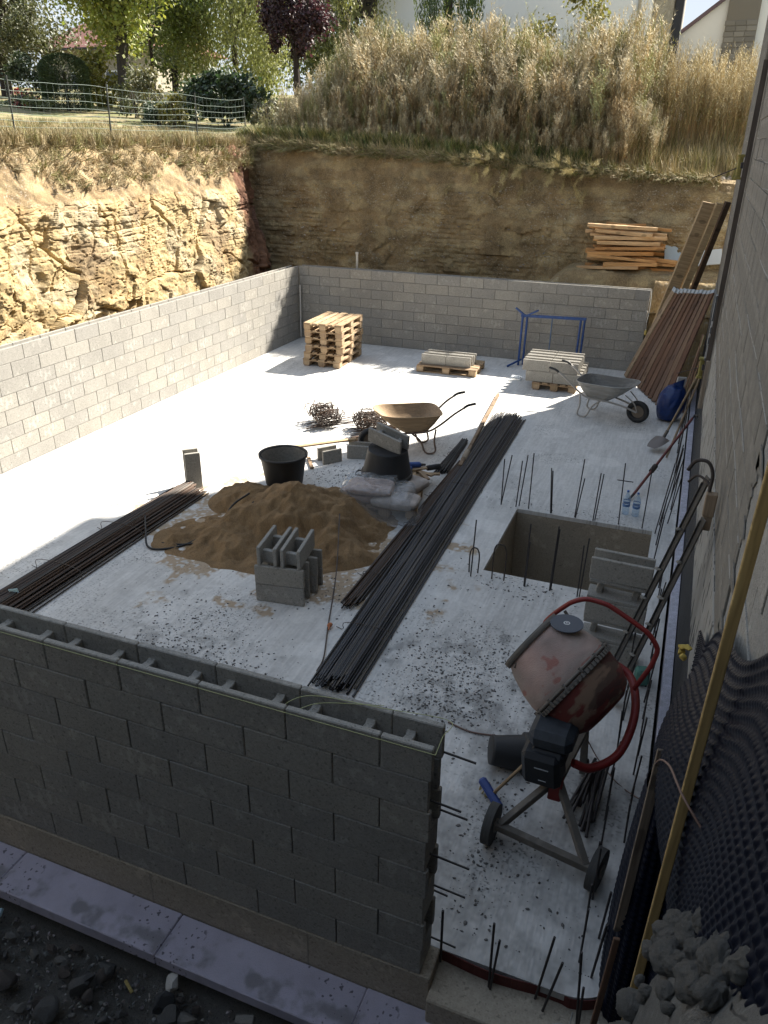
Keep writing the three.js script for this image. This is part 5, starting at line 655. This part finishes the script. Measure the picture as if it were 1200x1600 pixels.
const bark = mat([0.10, 0.075, 0.06], { map: rep(T.grain, 0.25), bumpMap: rep(T.grainB, 0.3), bumpScale: 0.02, roughness: 1 }), barkGrey = mat([0.11, 0.095, 0.088], { map: rep(T.grain, 0.25), bumpMap: rep(T.grainB, 0.3), bumpScale: 0.03, roughness: 1 });
function tree(name, label, p, o) {                                     // o: trunk r, h, crown centre y, crown radii, leaves ...
  const R = rngOf(o.seed), t = thing(name, label, 'tree', p); const h = o.cy; const limbs = [];
  limbs.push(tube([[0, -0.2, 0], [o.lean * 0.3, h * 0.4, 0], [o.lean, h * 0.85, 0.05], [o.lean * 1.2, h + o.r[1] * 0.5, 0]], o.tr, 9, 24)); const tp = limbs[0].attributes.position; for (let i = 0; i < tp.count; i++) { const y = tp.getY(i), k = 1 - 0.65 * clamp(y / (h + o.r[1] * 0.5)); const cx = o.lean * clamp(y / h); tp.setX(i, cx + (tp.getX(i) - cx) * k); tp.setZ(i, tp.getZ(i) * k); }
  mesh('trunk', limbs[0], o.bark || bark, t);
  const n = o.limbs ?? 9; for (let i = 0; i < n; i++) { const a = i / n * Math.PI * 2 + R(), y0 = h * (0.62 + 0.35 * R()), k = 0.45 + 0.45 * R(); mesh('limb', tube([[o.lean * y0 / h, y0, 0], [o.lean + Math.cos(a) * o.r[0] * k * 0.5, y0 + o.r[1] * 0.35, Math.sin(a) * o.r[2] * k * 0.5], [o.lean + Math.cos(a) * o.r[0] * k, h + o.r[1] * (0.1 + 0.5 * R()), Math.sin(a) * o.r[2] * k]], o.tr * 0.28, 6, 10), o.bark || bark, t); }
  const g = crownGeo(R, o.n, o.clumps ?? 46, o.r, o.leaf, o.hang ?? 0, o.vary ?? 0.35, o.hue ?? 0.15); g.translate(o.lean, h + (o.dy ?? 0), 0); mesh('crown', g, leafMat(o.c, o.m), t); return t;
}
const gy = (x, z) => groundY(x, z);
tree('broadleaf_tree', 'large dark green tree with loose crown beside the red roofed house', [-21.4, gy(-21.4, -14), -14], { seed: 1, tr: 0.26, cy: 3.6, lean: 0, r: [3.5, 2.6, 2.6], n: 21750, leaf: 0.140, c: [0.118, 0.131, 0.048], clumps: 60 });
tree('broadleaf_tree', 'tall tree with thick grey trunk and yellow green leaves in front of the red roof', [-11.9, gy(-11.9, -10), -10], { seed: 2, tr: 0.30, cy: 4.3, lean: 0.15, r: [2.1, 2.1, 1.8], n: 17400, leaf: 0.140, c: [0.277, 0.332, 0.056], bark: barkGrey, hue: 0.3, clumps: 55 });
tree('broadleaf_tree', 'slim tree with a thin trunk and light green crown behind the thick grey trunk', [-13.6, gy(-13.6, -14), -14], { seed: 3, tr: 0.09, cy: 3.6, lean: 0.1, r: [2.4, 2.2, 1.6], n: 11600, leaf: 0.133, c: [0.180, 0.236, 0.048] });
tree('birch_tree', 'drooping birch with fine yellowish leaves behind the dark hedge', [-10.9, gy(-10.9, -16), -16], { seed: 4, tr: 0.15, cy: 4.4, lean: 0, r: [2.6, 3.4, 2.0], n: 29000, leaf: 0.101, c: [0.271, 0.295, 0.090], hang: 0.45, clumps: 70, hue: 0.12, dy: -0.6 });
tree('birch_tree', 'pale green birch with thin hanging twigs beside the dark purple tree', [-4.6, gy(-4.6, -14), -14], { seed: 5, tr: 0.10, cy: 3.4, lean: 0, r: [1.1, 2.0, 1.0], n: 4930, leaf: 0.086, c: [0.263, 0.277, 0.083], hang: 0.4, clumps: 28 });
tree('plum_tree', 'dark purple leaved plum tree with a forked trunk by the tall dry weeds', [-4.5, gy(-4.5, -9), -9], { seed: 6, tr: 0.13, cy: 3.15, lean: 0, r: [1.0, 1.2, 0.9], n: 11600, leaf: 0.101, c: [0.064, 0.022, 0.031], hue: 0.4, clumps: 36, limbs: 12 });
tree('broadleaf_tree', 'dense mid green tree filling the gap far behind the drooping birch', [-19.5, gy(-19.5, -24), -24], { seed: 7, tr: 0.2, cy: 3.6, lean: 0, r: [3.4, 2.6, 2], n: 10150, leaf: 0.203, c: [0.139, 0.180, 0.056] });
tree('broadleaf_tree', 'soft green tree far behind the purple plum tree', [-10.5, gy(-10.5, -26), -26], { seed: 8, tr: 0.2, cy: 4.2, lean: 0, r: [3.8, 3.2, 2], n: 10150, leaf: 0.203, c: [0.180, 0.208, 0.070] });
for (const [x, z, sd, lab] of [[-15.2, -30, 72, 'dark rounded tree far behind the thick grey trunk'], [-6.0, -30, 73, 'mid green tree far behind the pale birch'], [-29, -20, 74, 'dark leafy tree behind the large tree at the garden corner']]) tree('broadleaf_tree', lab, [x, gy(x, z), z], { seed: sd, tr: 0.2, cy: 3.8, lean: 0, r: [3.8, 3.2, 2.2], n: 10150, leaf: 0.218, c: [0.118, 0.153, 0.048] });
// dense thujas behind the viewpoint: they keep the sky off the near wall
for (let i = 0; i < 5; i++) { const x = -2.6 + i * 2.4, z = 18.4 + 0.5 * (i % 2); const t = tree('thuja_tree', 'tall dense thuja in the row behind the near bank', [x, 2.35, z], { seed: 81 + i, tr: 0.16, cy: 2.0, lean: 0, r: [1.5, 1.9, 1.3], n: 5000, leaf: 0.30, c: [0.03, 0.045, 0.018], clumps: 80, limbs: 4, m: { transmission: 0 } }); t.userData.group = 'thuja row behind the near bank'; }
function shrub(name, label, x, z, r, n, leaf, c, seed, o = {}) { const t = thing(name, label, 'shrub', [x, gy(x, z), z]); const R = rngOf(seed); const g = crownGeo(R, n, o.clumps ?? 26, r, leaf, o.hang ?? 0, o.vary ?? 0.35, o.hue ?? 0.2); g.translate(0, r[1] * 0.95, 0); mesh('foliage', g, leafMat(c), t); for (let i = 0; i < 5; i++) mesh('stem', rod([rr(-0.1, 0.1), -0.05, rr(-0.1, 0.1)], [rr(-0.5, 0.5) * r[0], r[1] * 1.3, rr(-0.5, 0.5) * r[2]], 0.018, 5, 0.008), bark, t); return t; }
{ // clipped dome: leaves on the surface of a rounded barrel
  const x = -13.7, z = -9, t = thing('clipped_shrub', 'dark dense clipped dome shaped evergreen behind the wire fence', 'shrub', [x, gy(x, z), z]), R = rngOf(31), pos = [], col = [], N = 9000;
  mesh('stem', rod([0, -0.1, 0], [0, 1.2, 0], 0.06, 7), bark, t);
  for (let i = 0; i < N; i++) { const a = R() * Math.PI * 2, yy = R(), rad = (yy < 0.7 ? 0.80 : 0.80 * Math.sqrt(Math.max(0, 1 - Math.pow((yy - 0.7) / 0.3, 2)))) * (0.88 + 0.14 * R()); const px = Math.cos(a) * rad, pz = Math.sin(a) * rad, py = yy * 1.75 + 0.02; const d = V(Math.cos(a) + R() - 0.5, R() * 1.2 - 0.2, Math.sin(a) + R() - 0.5).normalize(), s = V(R() - 0.5, R() - 0.5, R() - 0.5).cross(d).normalize(); const L = 0.10, W = 0.022; pos.push(px - s.x * W, py - s.y * W, pz - s.z * W, px + s.x * W, py + s.y * W, pz + s.z * W, px + d.x * L, py + d.y * L, pz + d.z * L); const b = 0.65 + 0.7 * R(); for (let q = 0; q < 3; q++) col.push(b, b, b); }
  mesh('foliage', fromTris(pos, null, col), leafMat([0.055, 0.085, 0.03], { transmission: 0.1 }), t);
}
shrub('leafy_shrub', 'dark green bushy shrub under the large dark tree', -17.1, -11, [1.1, 0.95, 0.8], 2600, 0.13, [0.06, 0.09, 0.03], 41);
shrub('leafy_shrub', 'bright yellow green bush beside the clipped dome shrub', -15.2, -12.5, [1.0, 1.15, 0.7], 2600, 0.14, [0.26, 0.26, 0.035], 42);
shrub('leafy_shrub', 'tall sparse shrub with thin leafy shoots behind the middle fence post', -8.75, -7, [0.55, 0.85, 0.5], 1700, 0.10, [0.15, 0.15, 0.055], 43);
shrub('leafy_shrub', 'low yellow green bush just behind the wire fence', -7.3, -6.2, [0.5, 0.5, 0.45], 1500, 0.09, [0.23, 0.22, 0.03], 44);
shrub('leafy_shrub', 'low dark green bush next to the yellow green one behind the fence', -7.9, -6.3, [0.45, 0.36, 0.4], 1200, 0.09, [0.05, 0.09, 0.035], 45);
shrub('laurel_hedge', 'wide dark glossy hedge behind the end of the wire fence', -6.75, -8.2, [1.35, 0.85, 0.7], 4600, 0.15, [0.045, 0.085, 0.028], 46, { clumps: 40 });
shrub('leafy_shrub', 'round dark shrub beside the hedge in front of the drooping birch', -8.9, -9.5, [0.7, 0.65, 0.6], 1700, 0.11, [0.045, 0.075, 0.025], 47);
shrub('leafy_shrub', 'grey green shrub between the hedge and the purple tree', -4.7, -7.4, [0.65, 0.55, 0.5], 1500, 0.09, [0.19, 0.19, 0.10], 48);
shrub('leafy_shrub', 'fine twigged shrub in front of the thick grey trunk', -10.3, -8.4, [0.6, 0.8, 0.5], 1600, 0.09, [0.12, 0.14, 0.045], 49);
shrub('flower_bed', 'low bed of red flowers and green leaves behind the fence', -14.9, -8.2, [0.9, 0.25, 0.5], 1200, 0.09, [0.08, 0.12, 0.04], 50);
shrub('flower_bed', 'scattered red blossoms above the low green bed', -14.95, -8.15, [0.8, 0.32, 0.45], 220, 0.09, [0.40, 0.03, 0.03], 51, { hue: 0 });
shrub('flower_bed', 'low light green bed next to the red flowers', -13.4, -7.2, [0.6, 0.25, 0.4], 900, 0.09, [0.15, 0.18, 0.05], 52);
// white house with dark eaves, red roofed house, second gable
{
  const wallW = mat([0.82, 0.82, 0.80], { roughness: 0.95 }), dark = mat([0.025, 0.026, 0.032], { roughness: 0.7 }), cream = mat([0.60, 0.54, 0.43], { map: rep(T.grain, 1) });
  const h = thing('white_house', 'white rendered house with dark timber eaves behind the tall weeds', 'building', [0, 4.2, -16]);
  mesh('wall', bxAt(-4.6, 5.4, -0.5, 6.2, -7, 0, 0.02), wallW, h); mesh('side_wall', bxAt(5.41, 6.1, -0.5, 6.2, -7, -0.6, 0.02), cream, h); mesh('corner_post', bxAt(6.12, 6.4, -0.5, 6.2, -1, -0.5, 0.02), dark, h); mesh('pillar', bxAt(4.95, 5.05, -0.5, 6.2, 0.01, 0.1, 0.01), cream, h);
  const roof = mesh('roof', [beam([-5.6, 4.35, -3.5], [0.8, 8.6, -3.5], 8.4, 0.16), beam([6.9, 6.9, -3.5], [0.9, 8.9, -3.5], 8.4, 0.16)], dark, h); mesh('barge_board', beam([-5.62, 4.25, 0.73], [0.8, 8.5, 0.73], 0.04, 0.22), dark, roof); mesh('rafter', [beam([-4.9, 4.55, 0.3], [-4.6, 4.6, 0.3], 0.1, 0.12), beam([-5.4, 4.2, 0.1], [-4.62, 4.2, 0.1], 0.06, 0.08)], dark, roof);
  const g = thing('gable_house', 'white gable with a purple grey roof edge and stone chimney panel behind the weeds', 'building', [7.4, 5.0, -22]);
  const s = new THREE.Shape(); s.moveTo(-1.6, -1); s.lineTo(-1.6, 2.9); s.lineTo(2.6, 6.0); s.lineTo(6, 3.2); s.lineTo(6, -1); mesh('wall', boxUV(clean(new THREE.ExtrudeGeometry(s, { depth: 0.3, bevelEnabled: false }))), wallW, g); mesh('roof', [beam([-2.3, 2.4, -2], [2.6, 6.05, -2], 5, 0.12)], mat([0.14, 0.10, 0.12]), g);
  M.chim = [0.19, 0.23, 0.27, 0.21].map(q => mat([q, q * 0.93, q * 0.82]));
  const ch = mesh('chimney', bxAt(0.35, 1.5, -1, 4.2, 0.3, 0.5, 0.01), mat([0.20, 0.18, 0.15]), g); for (let r = 0; r < 14; r++) for (let k = 0; k < 3; k++) mesh('stone', at(box(0.37, 0.17, 0.03, 0.012), [0.55 + k * 0.385 - (r % 2) * 0.04, 1.0 + r * 0.185, 0.51]), M.chim[(r * 3 + k) % 4], ch);
  mesh('railing', [bxAt(-1.0, 0.15, 2.05, 2.16, 0.5, 0.56), bxAt(-0.45, -0.38, 1.9, 2.35, 0.5, 0.56)], dark, g); mesh('parapet', bxAt(-1.5, 0.2, 1.0, 1.75, 0.9, 1.0), wallW, g);
  const rh = thing('red_roof_house', 'cream house with a red tiled hip roof behind the trees', 'building', [-32.3, 6.0, -34]); const tileT = tex(256, 256, (u, v) => { const c = Math.abs(Math.sin(u * Math.PI * 24)), r = (v * 16) % 1, g = 0.5 + 0.5 * c * (0.5 + 0.5 * r) + 0.2 * (hash(Math.floor(u * 24), Math.floor(v * 16), 3) - 0.5); return [0.27 * g, 0.12 * g, 0.10 * g]; });
  mesh('wall', bxAt(-5, 4.2, -1, 3.7, -8, 0, 0.02), cream, rh);
  mesh('roof', (() => { const q = [[-5.8, 3.7, 0.8], [4.9, 3.7, 0.8], [1.2, 6.2, -3.6], [-2.4, 6.2, -3.6], [-5.8, 3.7, -8.6], [4.9, 3.7, -8.6]], f = [[0, 1, 2], [0, 2, 3], [1, 5, 2], [4, 0, 3], [5, 4, 3], [5, 3, 2]], pos = [], uv = []; for (const t of f) for (const i of t) { pos.push(...q[i]); uv.push(q[i][0] / 5 + q[i][2] / 5, q[i][1] / 2.6); } return fromTris(pos, uv); })(), mat([1, 1, 1], { map: tileT, roughness: 0.9 }), rh); mesh('gutter', bxAt(-5.9, 5.0, 3.58, 3.72, 0.82, 0.98), dark, rh);
  for (const x of [-2.8, 0.2, 2.6]) { const w = mesh('window', bxAt(x, x + 1.1, 1.0, 2.4, -0.02, 0.05), wallW, rh); mesh('pane', bxAt(x + 0.1, x + 1.0, 1.1, 2.3, 0.051, 0.06), mat([0.05, 0.06, 0.07], { roughness: 0.1 }), w); }
  single('garden_wall', bxAt(-19.5, -11, 4.6, 6.1, -18.2, -18.0), wallW, 'pale garden wall glimpsed between the trunks', 'wall');
  // conifer in front of the white wall, yellow bush to its right
  const cx = -0.5, cz = -12, c = thing('yew_tree', 'dark green upright yew with yellow leaves in front of the white house', 'tree', [cx, gy(cx, cz), cz]); const R = rngOf(61); mesh('trunk', rod([0, -0.2, 0], [0, 3.6, 0], 0.12, 7), bark, c); const sprays = [];
  for (let i = 0; i < 58; i++) { const a = R() * 6.28, k = Math.sqrt(R()) * 1.25, hh = 4.9 - k * 1.0 + R() * 0.8, x0 = Math.cos(a) * k, z0 = Math.sin(a) * k * 0.8; const pos = [], col = []; for (let q = 0; q < 120; q++) { const y = 0.8 + R() * (hh - 0.8), b = R() * 6.28, w = 0.13 * (1 - 0.7 * (y / hh)); const px = x0 * (0.5 + 0.5 * y / hh) + Math.cos(b) * w, pz = z0 * (0.5 + 0.5 * y / hh) + Math.sin(b) * w, L = 0.12; pos.push(px - 0.02, y, pz, px + 0.02, y, pz + 0.02, px + Math.cos(b) * 0.05, y + L, pz + Math.sin(b) * 0.05); const s = i % 6 === 0 ? [3.2, 2.5, 0.9] : [1, 1, 1], br = 0.6 + 0.8 * R(); for (let m = 0; m < 3; m++) col.push(s[0] * br, s[1] * br, s[2] * br); } sprays.push(fromTris(pos, null, col)); }
  mesh('crown', sprays, leafMat([0.09, 0.14, 0.035]), c);
  shrub('leafy_shrub', 'yellow green bush rising above the weeds before the cream wall', 3.6, -11, [1.9, 1.95, 0.9], 6500, 0.11, [0.20, 0.20, 0.04], 62);
}
// ---------------------------------------------------------------- wire fence along the left edge
{
  const f = thing('wire_fence', 'sagging galvanised wire mesh fence on thin dark posts above the left bank', 'fence'); const wm = mat([0.20, 0.25, 0.22], { roughness: 0.7 }), pm = mat([0.05, 0.055, 0.05]);
  const zs = [10.5, 7.6, 4.45, 1.95, -1.1, -3.3]; zs.forEach((z, i) => { const y = gy(-3.1, z); mesh('post', rod([-3.1, y - 0.15, z], [-3.1 + rr(-0.03, 0.03), y + 1.02 + (i === 4 ? 0.03 : 0), z + rr(-0.03, 0.03)], 0.015, 6), pm, f); });
  const yb = z => gy(-3.1, z) + 0.08; for (let k = 0; k < 9; k++) { const h = [0, 0.09, 0.18, 0.28, 0.38, 0.50, 0.62, 0.75, 0.9][k], pts = []; for (let z = 10.5; z >= -3.31; z -= 0.46) { const u = Math.abs(((z - 1.95 + 30) % 3.05) / 3.05 - 0.5) * 2; pts.push([-3.1 + 0.02 * Math.sin(z * 5 + k), yb(z) + h * 1.02 - 0.05 * (1 - u * u) * (0.4 + 0.6 * k / 8) + 0.025 * (vnoise(z * 2, k * 0.7, 71) - 0.5), z]); } mesh('wire', tube(pts, 0.0034, 4, 130), wm, f); }
  const vs = []; for (let z = 10.4; z > -3.3; z -= 0.16) vs.push(rod([-3.1, yb(z), z], [-3.1, yb(z) + 0.87, z], 0.0012, 3)); const o = mesh('stay_wires', vs, wm, f); o.userData.kind = 'stuff';
}
// ---------------------------------------------------------------- grasses and weeds (uncountable)
function tuft(seed, n, h, spread, w) { const R = rngOf(seed), pos = [], col = []; for (let i = 0; i < n; i++) { const a = R() * 6.28, b = (R() - 0.5) * spread * 0.5, c = (R() - 0.5) * spread * 0.5, L = h * (0.55 + 0.6 * R()), lean = 0.15 + 0.5 * R(), cx = Math.cos(a), cz = Math.sin(a), s = w * (0.6 + 0.8 * R()); const P = k => [b + cx * lean * L * k * k, L * k * (1 - 0.18 * lean * k), c + cz * lean * L * k * k]; const A = P(0), B = P(0.55), D = P(1); pos.push(A[0] - cz * s, A[1], A[2] + cx * s, A[0] + cz * s, A[1], A[2] - cx * s, B[0] + cz * s * 0.7, B[1], B[2] - cx * s * 0.7, A[0] - cz * s, A[1], A[2] + cx * s, B[0] + cz * s * 0.7, B[1], B[2] - cx * s * 0.7, B[0] - cz * s * 0.7, B[1], B[2] + cx * s * 0.7, B[0] - cz * s * 0.7, B[1], B[2] + cx * s * 0.7, B[0] + cz * s * 0.7, B[1], B[2] - cx * s * 0.7, ...D); const br = 0.7 + 0.6 * R(); for (let q = 0; q < 9; q++) col.push(br, br, br * (0.9 + 0.2 * R())); } return fromTris(pos, null, col); }
function field(name, label, geo, m, n, fn) { const I = new THREE.InstancedMesh(geo, m, n), o = new THREE.Object3D(), c = new THREE.Color(); I.name = numbered(name); I.castShadow = I.receiveShadow = true; for (let i = 0; i < n; i++) { const q = fn(i); o.position.set(q.p[0], q.p[1], q.p[2]); o.rotation.set(...(q.r || [0, rnd() * 6.28, 0])); o.scale.set(...(typeof q.s === 'number' ? [q.s, q.s, q.s] : q.s)); o.updateMatrix(); I.setMatrixAt(i, o.matrix); c.setRGB(...q.c); I.setColorAt(i, c); } tag(I, label, 'grass'); I.userData.kind = 'stuff'; scene.add(I); return I; }
const grassM = leafMat([1, 1, 1], { transmission: 0 });
const straw = () => { const k = rr(0.7, 1.2); return [0.42 * k, 0.34 * k, 0.19 * k]; }, olive = () => { const k = rr(0.6, 1.25); return [0.23 * k, 0.225 * k, 0.075 * k]; }, green = () => { const k = rr(0.6, 1.2); return [0.075 * k, 0.115 * k, 0.03 * k]; };
field('dry_grass', 'dry straw coloured grass covering the strip along the wire fence', tuft(1, 16, 0.30, 0.3, 0.006), grassM, 5200, () => { const z = rr(-4.5, 10.5), x = -2.3 - Math.pow(rnd(), 1.5) * 6.5; return { p: [x, gy(x, z) - 0.02, z], s: rr(0.4, 1.0) * (x > -3.4 ? 1.0 : 0.7), c: rnd() < 0.72 ? straw() : olive() }; });
field('hanging_grass', 'dry thatch of grass hanging over the top of the left bank', tuft(2, 14, 0.26, 0.22, 0.005), grassM, 2300, () => { const z = rr(-2.2, 10.5), t = Math.pow(rnd(), 2.6) * (0.5 + 0.7 * vnoise(z * 1.3, 2, 821)), x = lerp(-2.48, -1.92, t), y = lerp(4.04, 3.42, t); return { p: [x + 0.03, y, z], r: [rr(-0.5, 0.5), rnd() * 6.28, rr(-1.7, -0.5)], s: rr(0.5, 1.15), c: rnd() < 0.8 ? straw().map(q => q * 0.85) : olive() }; });
field('green_grass', 'green tufted grass along the top of the far bank', tuft(3, 16, 0.42, 0.3, 0.007), grassM, 3000, () => { const x = -2.8 + Math.pow(rnd(), 1.2) * 8.5, z = edgeB(x) - 0.05 - rnd() * 1.0; return { p: [x, gy(x, z) - 0.03, z], s: rr(0.6, 1.3), c: rnd() < 0.5 ? olive() : rnd() < 0.6 ? green() : straw() }; });
field('low_scrub', 'low dry scrub on the slope beside the house', tuft(5, 18, 0.45, 0.45, 0.007), grassM, 1500, () => { const x = rr(5.6, 9.6), z = -2.9 - rnd() * 5; return { p: [x, gy(x, z) - 0.03, z], s: rr(0.5, 1.5) * (z < -4.5 ? 1.5 : 1), c: rnd() < 0.7 ? straw() : olive() }; });
field('edge_grass', 'grass blades hanging over the edge of the far bank', tuft(4, 12, 0.30, 0.2, 0.006), grassM, 1300, () => { const x = rr(-2.4, 8.4), z = edgeB(x) + rr(-0.05, 0.12); return { p: [x, topB(x) + rr(-0.12, 0.02), z], r: [rr(0.5, 1.6), rr(-0.6, 0.6), 0], s: rr(0.5, 1.1), c: rnd() < 0.6 ? straw() : olive() }; });
function weed(seed, H, fluffy = 1) {                                   // one dry annual: bare reddish stem, rising side shoots, hair-fine seed heads
  const R = rngOf(seed), pos = [], col = []; const strip = (a, b, w, c) => { const d = [b[0] - a[0], b[1] - a[1], b[2] - a[2]], l = Math.hypot(d[0], d[2]) || 1, nx = l > 1e-3 ? -d[2] / l : 1, nz = l > 1e-3 ? d[0] / l : 0; pos.push(a[0] - nx * w, a[1], a[2] - nz * w, a[0] + nx * w, a[1], a[2] + nz * w, b[0], b[1], b[2]); for (let q = 0; q < 3; q++) col.push(...c); };
  const stems = 3; for (let s = 0; s < stems; s++) {
    const hs = H * (0.72 + 0.28 * R()), ox = (R() - 0.5) * 0.12, oz = (R() - 0.5) * 0.12, dx = (R() - 0.5) * 0.22, dz = (R() - 0.5) * 0.22, N = 6; const st = []; for (let k = 0; k <= N; k++) st.push([ox + dx * k / N + (R() - 0.5) * 0.02, hs * k / N, oz + dz * k / N + (R() - 0.5) * 0.02]);
    const tone = 0.75 + 0.5 * R(); for (let k = 0; k < N; k++) { const a = st[k], b = st[k + 1], w = 0.006 * (1 - 0.7 * k / N); for (const [px, pz] of [[w, 0], [-w * 0.5, w * 0.87]]) { pos.push(a[0] + px, a[1], a[2] + pz, a[0] - px, a[1], a[2] - pz, b[0], b[1] + 0.02, b[2]); for (let q = 0; q < 3; q++) col.push(0.9 * tone, 0.66 * tone, 0.48 * tone); } }
    for (let i = 0; i < 20; i++) { const f = 0.34 + 0.66 * Math.pow(R(), 0.6), k = Math.min(N - 1, Math.floor(f * N)), b = st[k], a = R() * 6.28, L = (0.24 - 0.10 * f) * (0.5 + R()), y = hs * f, base = [b[0], y, b[2]], tip = [b[0] + Math.cos(a) * L * 0.5, y + L * 0.9, b[2] + Math.sin(a) * L * 0.5]; strip(base, tip, 0.003, [0.95, 0.82, 0.58]); const top = f > 0.62, n = top ? 8 : 3; for (let j = 0; j < n; j++) { const g = 0.2 + 0.8 * R(), q = [lerp(base[0], tip[0], g), lerp(base[1], tip[1], g), lerp(base[2], tip[2], g)], c = R() * 6.28, l = (top ? 0.036 : 0.04) * (0.6 + 0.9 * R()), e = [q[0] + Math.cos(c) * l, q[1] + l * (0.2 + 0.8 * R()), q[2] + Math.sin(c) * l], br = 0.75 + 0.5 * R(); strip(q, e, top ? 0.0045 : 0.006, (top ? [1.2, 1.18, 1.05] : [0.75, 0.78, 0.45]).map(t => t * br)); } }
  }
  return fromTris(pos, null, col);
}
{
  const hAt = x => 0.95 + 1.3 * smooth(-2.4, -0.4, x) * (0.82 + 0.36 * fbm(x * 0.9, 2, 801, 3)) - 1.35 * smooth(6.35, 6.9, x) ; const wm = leafMat([1, 1, 1], { transmission: 0, roughness: 0.9 });
  for (let v = 0; v < 7; v++) field('dry_weeds', 'dense stand of tall straw coloured dry weeds on the far bank', weed(900 + v, 1), wm, 165, () => { const x = lerp(-2.4, 7.1, Math.pow(rnd(), 0.9)), z = edgeB(x) - 0.12 - Math.pow(rnd(), 0.9) * 3.6; const lim = Math.max(0.5, (1.3 - z) / 0.906 - gy(x, z)) * 1.05, h = Math.min(lim * rr(0.8, 1.1), hAt(x) * 1.14 * (0.60 + 0.5 * Math.pow(rnd(), 0.7)) * (0.86 + 0.3 * vnoise(x * 2.2, z * 2.2, 811))), hh = Math.max(0.35, h), k = rr(0.75, 1.2), g = rnd() < 0.25; return { p: [x, gy(x, z) - 0.04, z], r: [rr(-0.1, 0.1) + (rnd() < 0.05 ? 0.5 : 0), rnd() * 6.28, rr(-0.1, 0.1)], s: [hh * 0.75, hh, hh * 0.75], c: g ? [0.25 * k, 0.26 * k, 0.13 * k] : [0.47 * k, 0.42 * k, 0.32 * k] }; });
  field('dry_weeds', 'stand of tall dry weeds beside the house far behind the rubble slope', weed(950, 1), wm, 190, () => { const x = rr(6.9, 9.6), z = -4.6 - rnd() * 3, h = rr(1.5, 2.5), k = rr(0.75, 1.2); return { p: [x, gy(x, z) - 0.04, z], s: [h * 0.6, h, h * 0.6], c: [0.42 * k, 0.37 * k, 0.26 * k] }; });
  for (let v = 0; v < 3; v++) field('dry_stalks', 'tall bare reddish dry stalks standing in front of the dense weeds', weed(970 + v, 1), wm, 90, () => { const x = rr(-0.6, 6.6), z = edgeB(x) - 0.15 - rnd() * 1.3, h = Math.max(0.5, ((1.3 - z) / 0.906 - gy(x, z)) * 1.0) * rr(0.8, 1.15), k = rr(0.8, 1.15); return { p: [x, gy(x, z) - 0.04, z], r: [rr(-0.12, 0.12), rnd() * 6.28, rr(-0.12, 0.12)], s: [h * 0.9, h, h * 0.9], c: [0.42 * k, 0.34 * k, 0.23 * k] }; });
  field('fallen_weeds', 'dry weeds drooping over the edge of the far bank', weed(951, 1), wm, 60, () => { const c0 = [3.4, 4.2, 5.0, 5.6][Math.floor(rnd() * 4)], x = c0 + rr(-0.35, 0.35), z = edgeB(x) + rr(-0.25, 0.02), h = rr(0.5, 1.1), k = rr(0.8, 1.25); return { p: [x, topB(x) - 0.02, z], r: [rr(1.2, 2.5), rr(-0.6, 0.6), rr(-0.6, 0.6)], s: [h * 0.6, h, h * 0.6], c: [0.42 * k, 0.37 * k, 0.22 * k] }; });
  // pale rubble on the slope right of the weeds
  const gi = new THREE.InstancedMesh(stone(660, 1, 0.5, 1), mat([1, 1, 1], { roughness: 1 }), 900); gi.name = 'slope_rubble'; gi.castShadow = gi.receiveShadow = true; const o = new THREE.Object3D(), c = new THREE.Color(); for (let i = 0; i < 900; i++) { const x = rr(5.0, 8.6), z = edgeB(x) - 0.05 - rnd() * 2.6, s = 0.012 + 0.05 * Math.pow(rnd(), 2.6); o.position.set(x, gy(x, z) + s * 0.2, z); o.scale.setScalar(s); o.rotation.set(rnd() * 6, rnd() * 6, rnd() * 6); o.updateMatrix(); gi.setMatrixAt(i, o.matrix); const g = rr(0.18, 0.38); c.setRGB(g, g * 0.9, g * 0.76); gi.setColorAt(i, c); } tag(gi, 'pale stone rubble on the slope beside the house', 'rubble'); gi.userData.kind = 'stuff'; scene.add(gi);
  const ch = new THREE.InstancedMesh(stone(670, 1, 0.35, 1), mat([1, 1, 1], { roughness: 1 }), 1500); ch.name = 'stone_chips'; ch.castShadow = ch.receiveShadow = true; for (let i = 0; i < 1500; i++) { const x = rr(-1.2, 8.6), y = rr(1.5, 3.3), s = 0.006 + 0.022 * Math.pow(rnd(), 3); o.position.set(x, y, lerp(-1.68, -2.02, clamp((y - 1.6) / 1.5)) + 0.05 + 0.16 * (fbm(x * 1.2, y * 1.5, 203, 4) - 0.5)); o.scale.set(s * 1.6, s, s); o.rotation.set(rr(-0.4, 0.4), rnd() * 6, rr(-0.4, 0.4)); o.updateMatrix(); ch.setMatrixAt(i, o.matrix); const g = rr(0.18, 0.5); c.setRGB(g, g * 0.9, g * 0.76); ch.setColorAt(i, c); } tag(ch, 'small stone chips stuck in the far earth bank', 'stones'); ch.userData.kind = 'stuff'; scene.add(ch);
}
renderer.render(scene, camera);
